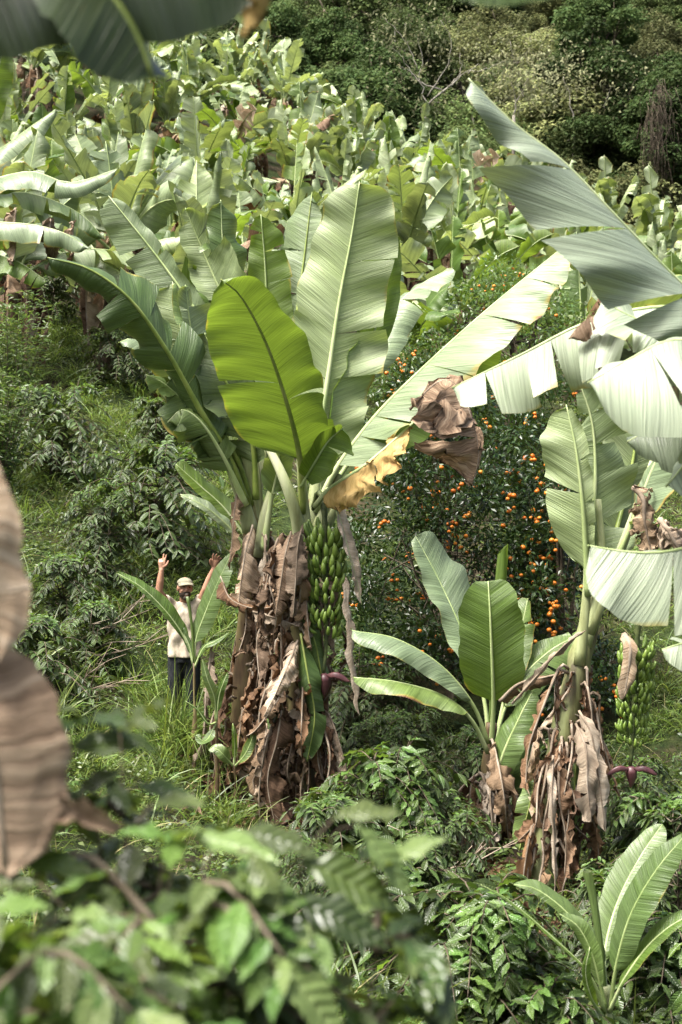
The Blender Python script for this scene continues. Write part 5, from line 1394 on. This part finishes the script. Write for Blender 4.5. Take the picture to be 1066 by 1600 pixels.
def citrus(px, d, h, w, nleaf, nfruit, mat, label, seed, leaf=0.085, clusters=120, low=0.03):
    r = np.random.default_rng(seed)
    loc = at_ground(px, d, -0.05)
    root = empty('mandarin_tree', loc, label, 'mandarin tree')
    paths = []
    for s in range(4):
        a = r.uniform(0, 6.28)
        tp = np.array([math.cos(a) * w * .18, math.sin(a) * w * .18, h * r.uniform(.7, .9)])
        paths.append((spline([(r.normal(0, .05), r.normal(0, .05), -.1), tp * (.3, .3, .4), tp], 10)[0], np.linspace(.055, .012, 10)))
    cs = dirs(clusters, r, -0.9, 1) * r.uniform(0.5, 1.0, clusters)[:, None] ** 0.6
    cs = cs * np.array([w / 2, w / 2, h * (1 - low) / 2]) + np.array([0, 0, h * (low + (1 - low) / 2)])
    taper = np.clip(1.15 - 0.45 * (cs[:, 2] / h), .6, 1.1)
    cs[:, :2] *= taper[:, None]
    cs[:, 2] += 0.12 * r.normal(size=clusters)
    for c in cs[::2]:
        s = paths[int(r.integers(0, 4))][0][int(r.integers(3, 9))]
        paths.append((spline([s, s * .5 + c * .5 + r.normal(0, .06, 3), c], 6)[0], np.linspace(.014, .004, 6)))
    link('trunk', branch_tubes(paths, 5).mesh('trunk', [M['bark']]), root)
    k = r.integers(0, clusters, nleaf)
    dd = dirs(nleaf, r, -0.8, 1)
    p = cs[k] + dd * (r.uniform(0.08, 0.42, nleaf) * np.ones(nleaf))[:, None] * np.array([1, 1, 0.8])
    V, Q, UV, rn = leaves_batch(p, dd + dirs(nleaf, r) * 0.7 + np.array([0, 0, 0.15]), nrm(dd * .4 + np.array([0, 0, .9]) + r.normal(0, .5, (nleaf, 3))), leaf * r.uniform(.7, 1.25, nleaf), leaf * .42, 2, .15, .25, 1.0,
                                np.clip(r.uniform(0, 1, clusters)[k] * .4 + r.uniform(0, 1, nleaf) * .6, 0, .999))
    link('crown', build('crown', V, Q, UV=UV, mats=[M[mat]], attrs={'rnd': rn}), root)['kind'] = 'stuff'
    ck = np.argsort(cs[:, 1] + r.normal(0, .5, clusters))[:int(clusters * .62)]
    n = 0
    while n < nfruit:
        c = cs[int(r.choice(ck))]
        q = c + dirs(1, r, -.8, .6)[0] * 0.34
        if q[1] > c[1] + .1: continue
        for j in range(int(r.integers(1, 4))):
            link('mandarin', ORANGE, root, q + r.normal(0, .04, 3), (r.normal(0, .3), r.normal(0, .3), 0), r.uniform(.62, 1.0))
            n += 1
    return root


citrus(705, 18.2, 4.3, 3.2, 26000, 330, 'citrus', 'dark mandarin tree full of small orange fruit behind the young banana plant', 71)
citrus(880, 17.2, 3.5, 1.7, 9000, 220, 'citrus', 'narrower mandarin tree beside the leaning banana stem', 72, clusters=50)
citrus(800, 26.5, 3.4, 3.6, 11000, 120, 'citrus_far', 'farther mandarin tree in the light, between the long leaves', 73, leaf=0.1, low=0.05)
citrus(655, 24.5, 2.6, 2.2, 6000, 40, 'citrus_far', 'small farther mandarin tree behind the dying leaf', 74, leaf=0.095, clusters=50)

# ================================================================ pale feathery shrub at the left edge, dead twigs
r = np.random.default_rng(15)
for px, d, h, w, n, lb in ((15, 25.0, 2.5, 1.8, 4200, 'pale green feathery shrub at the left edge below the field'), (-5, 21.5, 2.0, 1.5, 3200, 'feathery shrub beside the dense coffee bush at the left edge')):
    loc = at_ground(px, d, -0.05)
    root = empty('shrub', loc, lb, 'shrub')
    paths, B, D = [], [], []
    for i in range(46):
        a = r.uniform(0, 6.28); o = np.array([math.cos(a), math.sin(a), 0]); rr_ = r.uniform(.15, 1) * w * .5; hh = h * r.uniform(.55, 1.05)
        C = spline([(0, 0, -.1), o * rr_ * .5 + (0, 0, hh * .55), o * rr_ + (0, 0, hh)], 12)[0]
        paths.append((C, np.linspace(.012, .003, 12)))
        m_ = n // 46
        j = r.integers(3, 12, m_)
        B.append(C[j] + r.normal(0, .05, (m_, 3))); D.append(dirs(m_, r, -.1, .9))
    link('stem', branch_tubes(paths, 4).mesh('stem', [M['bark']]), root)
    B, D = np.vstack(B), np.vstack(D)
    V, Q, UV, rn = leaves_batch(B, D, dirs(len(B), r, .2, 1), .13, .028, 3, .25, .2, 1.0)
    link('foliage', build('foliage', V, Q, UV=UV, mats=[M['willow']], attrs={'rnd': rn}), root)['kind'] = 'stuff'


def twigs(px, py, d, n, ln, seed, label):
    r = np.random.default_rng(seed)
    loc = at_ground(px, d)
    root = empty('dead_branch', loc, label, 'branch')
    A = Acc()
    base = np.array([0, 0, 0.0])
    for i in range(n):
        a = r.uniform(-1.0, 1.2)
        o = np.array([math.cos(a) * r.choice([1, 1, -1]), -abs(math.sin(a)) * .5, r.uniform(.25, .8)])
        b = base + np.array([r.normal(0, .1), r.normal(0, .1), r.uniform(0, .3)])
        C = spline([b, b + o * ln * .5 + r.normal(0, .06, 3), b + o * ln + r.normal(0, .1, 3)], 9)[0]
        A.add(*tube(C, np.linspace(.011, .003, 9), 4))
        for q in range(3):
            s = C[int(r.integers(3, 8))]
            A.add(*tube(spline([s, s + (o + r.normal(0, .5, 3)) * ln * .25], 4)[0], .004, 3))
    link('twigs', A.mesh('twigs', [M['twig']]), root)


twigs(120, 900, 16.6, 9, 0.9, 3, 'dead leafless branch with pale twigs among the coffee on the left slope')
twigs(690, 1240, 12.3, 6, 0.7, 4, 'dry twigs poking from the coffee bush at the foot of the clump')
twigs(130, 960, 15.6, 7, 0.7, 6, 'fallen dry branch in the grass beside the brown hanging leaf')


# ================================================================ grass and low weeds
def scatter(n, r, ylo, yhi, fn, xl=-0.29, xr=0.29):
    y = (r.uniform(ylo ** 1.3, yhi ** 1.3, n)) ** (1 / 1.3)
    x = r.uniform(xl, xr, n) * y
    k = fn(x, y)
    keep = r.uniform(0, 1, n) < k
    x, y = x[keep], y[keep]
    return np.stack([x, y, ground_z(x, y)], 1)


def grass_density(x, y):
    px = CX + x / y * FPX
    d = np.where(px < 420, 1.0, 0.35)
    d = np.where((px > 900) & (y > 12.5), 0.9, d)
    d = np.where((px > 520) & (px < 900) & (y > 13.5) & (y < 22), 0.10, d)
    d = np.where((np.abs(px - 430) < 130) & (np.abs(y - 14.6) < 0.7), 0.15, d)
    d = d * np.clip(0.55 + 0.9 * snoise(np.stack([x, y], 1), 3, 0.55), 0.05, 1)
    return d


r = np.random.default_rng(33)
T0 = scatter(10500, r, 6.0, 34, grass_density)
nb = 15
base = np.repeat(T0, nb, 0) + np.concatenate([r.normal(0, .06, (len(T0) * nb, 2)), np.zeros((len(T0) * nb, 1))], 1)
n = len(base)
dd = dirs(n, r, .45, 1.0)
ln = np.repeat(r.uniform(.22, .52, len(T0)), nb) * r.uniform(.6, 1.3, n)
rnd = np.clip(np.repeat(r.uniform(0, 1, len(T0)), nb) * .6 + r.uniform(0, .4, n), 0, .999)
V, Q, UV, rn = leaves_batch(base, dd, dirs(n, r, .1, 1), ln, r.uniform(.007, .014, n) * (base[:, 1] / 16).clip(.8, 1.4), 3, r.uniform(.3, .9, n), .1, .55, rnd, True)
gr = link('grass', build('grass', V, Q, UV=UV, mats=[M['grass']], attrs={'rnd': rn}))
tag(gr, 'long green grass growing over the slope', 'grass', kind='stuff')
print('grass blades', n)

# tall tussocks on the man's slope and by the right margin
def tall_density(x, y):
    px = CX + x / y * FPX
    d = np.where((px < 400) & (y > 13.6) & (y < 32), 1.0, 0.05)
    d = np.where((px > 940) & (y > 14) & (y < 22), .5, d)
    d = np.where((px > 480) & (px < 680) & (y > 8) & (y < 11), .5, d)
    d = np.where((np.abs(px - 290) < 40) & (np.abs(y - 15.75) < .35), 0, d)
    return d * np.clip(0.35 + 1.3 * snoise(np.stack([x, y], 1), 13, 0.8), 0.0, 1)


T4 = np.vstack([scatter(5200, r, 7.5, 32, tall_density), np.array([[(q - CX) / FPX * e, e, gz((q - CX) / FPX * e, e)] for q, e in ((262, 15.35), (275, 15.2), (300, 15.3), (318, 15.35), (284, 15.1), (250, 15.5), (240, 15.2), (305, 15.45), (270, 15.45), (330, 15.4), (292, 15.5), (256, 15.05), *[(258 + 4.6 * q_, 15.5 + .05 * (q_ * 7 % 5)) for q_ in range(13)])])])
nb = 26
base = np.repeat(T4, nb, 0) + np.concatenate([r.normal(0, .085, (len(T4) * nb, 2)), np.zeros((len(T4) * nb, 1))], 1)
n = len(base)
V, Q, UV, rn = leaves_batch(base, dirs(n, r, .62, 1.0), dirs(n, r, .1, 1), np.repeat(np.where(np.arange(len(T4)) >= len(T4) - 25, 1.4, r.uniform(.5, .95, len(T4))), nb) * r.uniform(.6, 1.25, n), r.uniform(.009, .017, n), 4, r.uniform(.25, .8, n), .1, .55,
                            np.clip(np.repeat(r.uniform(0, 1, len(T4)), nb) * .6 + r.uniform(0, .4, n), 0, .999), True)
tag(link('grass', build('grass', V, Q, UV=UV, mats=[M['grass']], attrs={'rnd': rn})), 'tall arching grass tussocks round the man and on his slope', 'grass', kind='stuff')

T1 = scatter(11000, r, 5.0, 33, lambda x, y: np.clip(0.5 + 0.9 * snoise(np.stack([x, y], 1), 9, 0.6), 0.06, 1) * np.where((CX + x / y * FPX > 520) & (CX + x / y * FPX < 900) & (y > 14.5) & (y < 22), .8, 1.0))
nb = 11
base = np.repeat(T1, nb, 0) + np.concatenate([r.normal(0, .09, (len(T1) * nb, 2)), r.uniform(.02, .28, (len(T1) * nb, 1))], 1)
n = len(base)
V, Q, UV, rn = leaves_batch(base, dirs(n, r, -.2, .5), dirs(n, r, .3, 1), r.uniform(.04, .10, n), r.uniform(.02, .045, n), 2, .3, .2, .9, np.clip(np.repeat(r.uniform(0, 1, len(T1)), nb) * .6 + r.uniform(0, .4, n), 0, .999), True)
tag(link('weeds', build('weeds', V, Q, UV=UV, mats=[M['weed']], attrs={'rnd': rn})), 'low broad-leaved weeds between the grass', 'weeds', kind='stuff')
# seed heads and dry straw
T2 = scatter(1500, r, 7, 24, grass_density)
n = len(T2)
V, Q, UV, rn = leaves_batch(T2, dirs(n, r, .5, 1), dirs(n, r), r.uniform(.4, .75, n), .009, 4, .35, .1, .6)
M['straw'] = mat_leaf('straw', (0.32, 0.28, 0.14), (0.32, 0.28, 0.14), (.4, .36, .15), .3, .6, .3, .2, False)
tag(link('straw', build('straw', V, Q, UV=UV, mats=[M['straw']], attrs={'rnd': rn})), 'pale dry grass stalks in the green grass', 'grass', kind='stuff')
# dead leaf litter under the banana plants
T3 = np.vstack([np.array(o_.location) + np.concatenate([r.normal(0, .45, (160, 2)), np.zeros((160, 1))], 1) for o_ in (pa, pb, pc, py_)])
T3[:, 2] = ground_z(T3[:, 0], T3[:, 1]) + r.uniform(0, .10, len(T3))
n = len(T3)
V, Q, UV, rn = leaves_batch(T3, dirs(n, r, -.2, .4), dirs(n, r, 0, 1), r.uniform(.12, .4, n), r.uniform(.04, .1, n), 4, .2, .6, .8)
V = V + 0.02 * np.stack([snoise(V, c, 14) for c in range(3)], 1)
tag(link('leaf_litter', build('leaf_litter', V, Q, UV=UV * .4, mats=[M['dry_rust']], attrs={'rnd': rn})), 'brown scraps of dead leaf on the ground under the banana plants', 'leaf litter', kind='stuff')


# ================================================================ the man on the slope, both arms raised
def remeshed(name, A, voxel, mats, smooth_it=4):
    me = A.mesh(name + '_src', [])
    o = bpy.data.objects.new(name + '_src', me)
    col.objects.link(o)
    m1 = o.modifiers.new('r', 'REMESH'); m1.mode = 'VOXEL'; m1.voxel_size = voxel
    m2 = o.modifiers.new('s', 'SMOOTH'); m2.iterations = smooth_it; m2.factor = 0.5
    dg = bpy.context.evaluated_depsgraph_get()
    dg.update()
    out = bpy.data.meshes.new_from_object(o.evaluated_get(dg))
    bpy.data.objects.remove(o)
    out.name = name
    out.materials.clear()
    for m in mats: out.materials.append(m)
    out.polygons.foreach_set('use_smooth', np.full(len(out.polygons), True))
    return out


def ellipsoid(c, rad, nu=20, nv=14):
    th = np.linspace(0, math.pi, nv)
    path = np.stack([0 * th, 0 * th, -np.cos(th)], 1)
    V, Q, T = tube(path, np.maximum(np.sin(th), 1e-3), nu)
    return V * np.asarray(rad) + np.asarray(c), Q, T


def chain(A, pts, rad, sides=12, n=None, squash=None):
    n = n or max(8, len(pts) * 5)
    C, _ = spline(pts, n)
    rr_ = np.interp(np.linspace(0, 1, n), np.linspace(0, 1, len(rad)), rad)
    A.add(*tube(C, rr_, sides, squash=squash))
    A.add(*ellipsoid(C[0], (rad[0],) * 3, 10, 8)); A.add(*ellipsoid(C[-1], (rad[-1],) * 3, 10, 8))


def hand(A, wrist, up, across, pose):
    """palm plus five fingers; up: wrist to fingertips, across: towards the thumb"""
    up = nrm(up); across = nrm(across - (across @ up) * up); nn = np.cross(up, across)
    w = np.asarray(wrist); up = up * 1.0; K = 1.08
    A.add(*tube(spline([w - up * .01, w + up * .035 * K, w + up * .085 * K], 8)[0], np.linspace(.027, .040 * K, 8), 12, squash=(1, .55) if abs(across[0]) > .5 else (1, .6)))
    for i, (o, ln, cur) in enumerate(zip((.030, .010, -.010, -.028), (.074, .082, .076, .060), pose)):
        o, ln = o * K, ln * K
        b = w + up * .078 * K + across * o
        p1 = b + up * ln * .42 * math.cos(cur * .5) + nn * ln * .42 * math.sin(cur * .5) + across * o * .25
        p2 = p1 + up * ln * .33 * math.cos(cur * 1.3) + nn * ln * .33 * math.sin(cur * 1.3) + across * o * .2
        p3 = p2 + up * ln * .25 * math.cos(cur * 2) + nn * ln * .25 * math.sin(cur * 2)
        chain(A, [b - up * .02, p1, p2, p3], [.0125, .0115, .0105, .009], 8, 14)
    b = w + up * .028 * K + across * .028 * K
    chain(A, [b - across * .01, b + up * .025 + across * .025 + nn * .005, b + up * .052 + across * .036 + nn * .014, b + up * .072 + across * .036 + nn * .022], [.015, .013, .0115, .009], 8, 14)


mx, md = (288 - CX) / FPX * 15.9, 15.9
man = empty('person', (mx, md, gz(mx, md)), 'bearded person in cream t-shirt and pale cap with both arms raised in the grass', 'person')
zoff = float(P(0, 1146, md)[2]) - man.location.z          # keep the head where the photo has it
H0 = np.array([0, 0, zoff]); print('man zoff', zoff)
B = Acc()
# torso, neck, legs
B.add(*tube(spline([(0, 0, .86), (0, 0, 1.0), (0, .0, 1.2), (0, .01, 1.36), (0, .01, 1.45)], 16)[0], np.interp(np.linspace(0, 1, 16), [0, .3, .6, .85, 1], [.155, .14, .16, .155, .08]), 18, squash=(1.0, .66)))
chain(B, [(0, .015, 1.42), (.005, -.005, 1.50), (.008, -.02, 1.56)], [.06, .055, .056], 12)
for s in (-1, 1):
    chain(B, [(s * .085, 0, .90), (s * .10, -.01, .50), (s * .11, .02, .10), (s * .11, .0, .05)], [.088, .062, .042, .04], 12, 24)
    chain(B, [(s * .11, .03, .04), (s * .12, -.10, .03), (s * .125, -.17, .025)], [.042, .038, .03], 10)
# arms: upper arm, forearm
SH = {-1: (-.165, .0, 1.415), 1: (.165, .0, 1.42)}
EL = {-1: (-.262, -.15, 1.60), 1: (.245, -.12, 1.62)}
WR = {-1: (-.232, -.17, 1.845), 1: (.345, -.15, 1.855)}
for s in (-1, 1):
    sh, el, wr = (np.array(q[s]) for q in (SH, EL, WR))
    chain(B, [sh * (.6, 1, 1) - (0, 0, .03), sh, (sh + el) / 2, el], [.06, .060, .047, .040], 12, 18)
    chain(B, [el, el * .65 + wr * .35, wr], [.041, .041, .026], 12, 16)
hand(B, WR[-1], np.array([0.03, 0.02, 1.0]), np.array([1.0, -.3, 0]), (0.08, 0.12, 1.25, 1.3))
hand(B, WR[1], np.array([0.22, 0.02, 1.0]), np.array([-1.0, -.4, 0]), (0.25, 0.35, 0.5, 0.6))
# head: skull, jaw, nose, brow, ears
hc = np.array([.012, -.035, 1.625])
tilt = Matrix.Rotation(R(5), 3, 'Y') @ Matrix.Rotation(R(20), 3, 'Z') @ Matrix.Rotation(R(-8), 3, 'X')
TM = np.array(tilt)


def hp(x, y, z): return hc + TM @ np.array([x, y, z])


def hell(A, c, rad, nu=18, nv=12):
    V, Q, T = ellipsoid((0, 0, 0), rad, nu, nv)
    A.add((V + np.asarray(c)) @ TM.T + hc, Q, T)


hell(B, (0, .015, .03), (.078, .098, .095)); hell(B, (0, -.012, -.045), (.062, .078, .072)); hell(B, (0, -.055, -.092), (.032, .034, .028))
hell(B, (0, -.098, -.018), (.013, .022, .017)); hell(B, (0, -.090, .008), (.010, .014, .03)); hell(B, (0, -.074, .036), (.058, .018, .012))
for s in (-1, 1):
    hell(B, (s * .080, .012, -.005), (.010, .022, .034)); hell(B, (s * .042, -.066, -.028), (.024, .020, .020))
hell(B, (0, -.082, -.072), (.024, .012, .008))
M['skin'] = mat_plain('skin', [(0.30, 0.145, 0.09), (0.41, 0.215, 0.135), (0.47, 0.27, 0.18)], 9, 0.5, 0.15, 0.003, 0.4)
M['shirt'] = mat_plain('cream_cotton', [(0.38, 0.32, 0.24), (0.47, 0.41, 0.315), (0.52, 0.46, 0.36)], 30, 0.85, 0.5, 0.004, 0.2)
M['cap'] = mat_plain('cap_cloth', [(0.19, 0.18, 0.125), (0.25, 0.235, 0.165), (0.29, 0.27, 0.20)], 26, 0.85, 0.4, 0.003, 0.2)
M['trousers'] = mat_plain('dark_cloth', [(0.010, 0.012, 0.014), (0.020, 0.022, 0.026), (0.035, 0.036, 0.04)], 20, 0.85, 0.4, 0.004, 0.2)
M['hair'] = mat_plain('dark_hair', [(0.012, 0.008, 0.006), (0.03, 0.02, 0.014), (0.05, 0.035, 0.025)], 60, 0.6, 0.8, 0.006, 0.3)
M['teeth'] = mat_plain('teeth', [(0.55, 0.5, 0.42), (0.65, 0.6, 0.52)], 8, 0.35)
M['eye'] = mat_plain('eye', [(0.01, 0.008, 0.006), (0.02, 0.015, 0.012)], 8, 0.2)
B.V = [v + H0 for v in B.V]
body = link('body', remeshed('body', B, 0.007, [M['skin']], 3), man)
# shirt: trunk and short sleeves, loose, with folds
S_ = Acc()
S_.add(*tube(spline([(0, 0, .86), (0, 0, 1.0), (0, 0, 1.2), (0, .005, 1.36), (0, .01, 1.455), (0, .012, 1.475)], 24)[0], np.interp(np.linspace(0, 1, 24), [0, .3, .6, .82, .96, 1], [.195, .182, .19, .182, .10, .075]), 24, squash=(1.0, .70)))
for s in (-1, 1):
    sh, el = np.array(SH[s]), np.array(EL[s])
    C = spline([sh * (.45, 1, 1) - (0, 0, .05), sh * (.95, 1, 1) - (0, 0, .005), sh * .45 + el * .55 + (0, 0, -.01)], 12)[0]
    S_.add(*tube(C, np.interp(np.linspace(0, 1, 12), [0, .5, 1], [.09, .088, .076]), 16))
S_.V = [v + H0 for v in S_.V]
me = remeshed('shirt', S_, 0.011, [M['shirt']], 5)
co = np.empty(len(me.vertices) * 3, np.float32); me.vertices.foreach_get('co', co); co = co.reshape(-1, 3)
fold_ = 0.011 * np.sin(co[:, 0] * 38 + 5 * co[:, 2] + 2.5 * np.sin(co[:, 2] * 9)) * np.clip((1.5 + zoff - co[:, 2]) * 2.2, .2, 1) + 0.008 * snoise(co, 4, 9)
co[:, :2] += nrm(co[:, :2]) * fold_[:, None]
me.vertices.foreach_set('co', co.ravel()); me.update()
link('shirt', me, man)
# trousers
T_ = Acc()
T_.add(*tube(spline([(0, 0, .80), (0, 0, .92), (0, 0, 1.02)], 8)[0], np.linspace(.165, .155, 8), 18, squash=(1, .72)))
for s in (-1, 1):
    chain(T_, [(s * .085, 0, .88), (s * .10, -.01, .50), (s * .11, .02, .09)], [.102, .082, .068], 14, 24)
T_.V = [v + H0 for v in T_.V]
link('trousers', remeshed('trousers', T_, 0.013, [M['trousers']], 4), man)
for s in (-1, 1):
    A = Acc(); chain(A, [(s * .11, .045, .045), (s * .12, -.10, .04), (s * .125, -.20, .03)], [.052, .05, .036], 12)
    A.V = [v + H0 for v in A.V]
    link('shoe', remeshed('shoe', A, 0.01, [M['bark']], 3), man)
# cap: crown, brim
A = Acc(); V, Q, T = ellipsoid((0, .014, .056), (.088, .106, .066), 24, 16)
V[:, 2] = np.maximum(V[:, 2], .052)
A.add(V @ TM.T + hc + H0, Q, T)
cap = link('cap', A.mesh('cap', [M['cap']]), man)
a = np.linspace(R(200), R(340), 16); rows = []
for f in np.linspace(0, 1, 5):
    rad = .086 + .070 * f
    rows.append(np.stack([np.cos(a) * (.088 + .004 * f), .012 + np.sin(a) * (rad + .018), .060 - .026 * f - .016 * (np.cos(a) ** 2) * (.4 + f)], 1))
V = np.vstack(rows) @ TM.T + hc + H0
k = (np.arange(4)[:, None] * 16 + np.arange(15)[None]).ravel()
brim = link('brim', build('brim', V, np.stack([k, k + 1, k + 17, k + 16], 1), mats=[M['cap']]), cap)
mdf = brim.modifiers.new('t', 'SOLIDIFY'); mdf.thickness = .006
# beard, moustache, hair, eyes, teeth
A = Acc()
V, Q, T = ellipsoid((0, -.020, -.058), (.068, .076, .066), 26, 18)
keepf = lambda F: F[[np.all((V[f_][:, 2] < -.045) & (V[f_][:, 1] < .03)) and not np.all((np.abs(V[f_][:, 0]) < .028) & (V[f_][:, 2] > -.088) & (V[f_][:, 1] < -.06)) for f_ in F]]
Vn = V * (1 + .03 * snoise(V, 2, 60)[:, None])
A.add(Vn @ TM.T + hc + H0, keepf(Q))
V2, Q2, T2_ = ellipsoid((0, -.066, -.108), (.034, .034, .030), 14, 10); A.add(V2 @ TM.T + hc + H0, Q2, T2_)
for s in (-1, 1):
    V2, Q2, T2_ = ellipsoid((s * .020, -.094, -.046), (.022, .012, .009), 12, 8); A.add(V2 @ TM.T + hc + H0, Q2, T2_)
    V2, Q2, T2_ = ellipsoid((s * .032, -.090, .040), (.020, .008, .005), 10, 6); A.add(V2 @ TM.T + hc + H0, Q2, T2_)
link('beard', A.mesh('beard', [M['hair']]), man)
A = Acc()
V, Q, T = ellipsoid((0, .022, .022), (.084, .100, .095), 26, 18)
A.add(V @ TM.T + hc + H0, Q[[np.all((V[f_][:, 1] > .0) & (V[f_][:, 2] > -.07)) for f_ in Q]])
link('hair', A.mesh('hair', [M['hair']]), man)
for s in (-1, 1):
    V, Q, T = ellipsoid((s * .032, -.083, .014), (.012, .008, .006), 10, 8)
    link('eye', Acc().add(V @ TM.T + hc + H0, Q, T).mesh('eye', [M['eye']]), man)
V, Q, T = ellipsoid((0, -.094, -.066), (.020, .006, .006), 12, 8)
link('teeth', Acc().add(V @ TM.T + hc + H0, Q, T).mesh('teeth', [M['teeth']]), man)
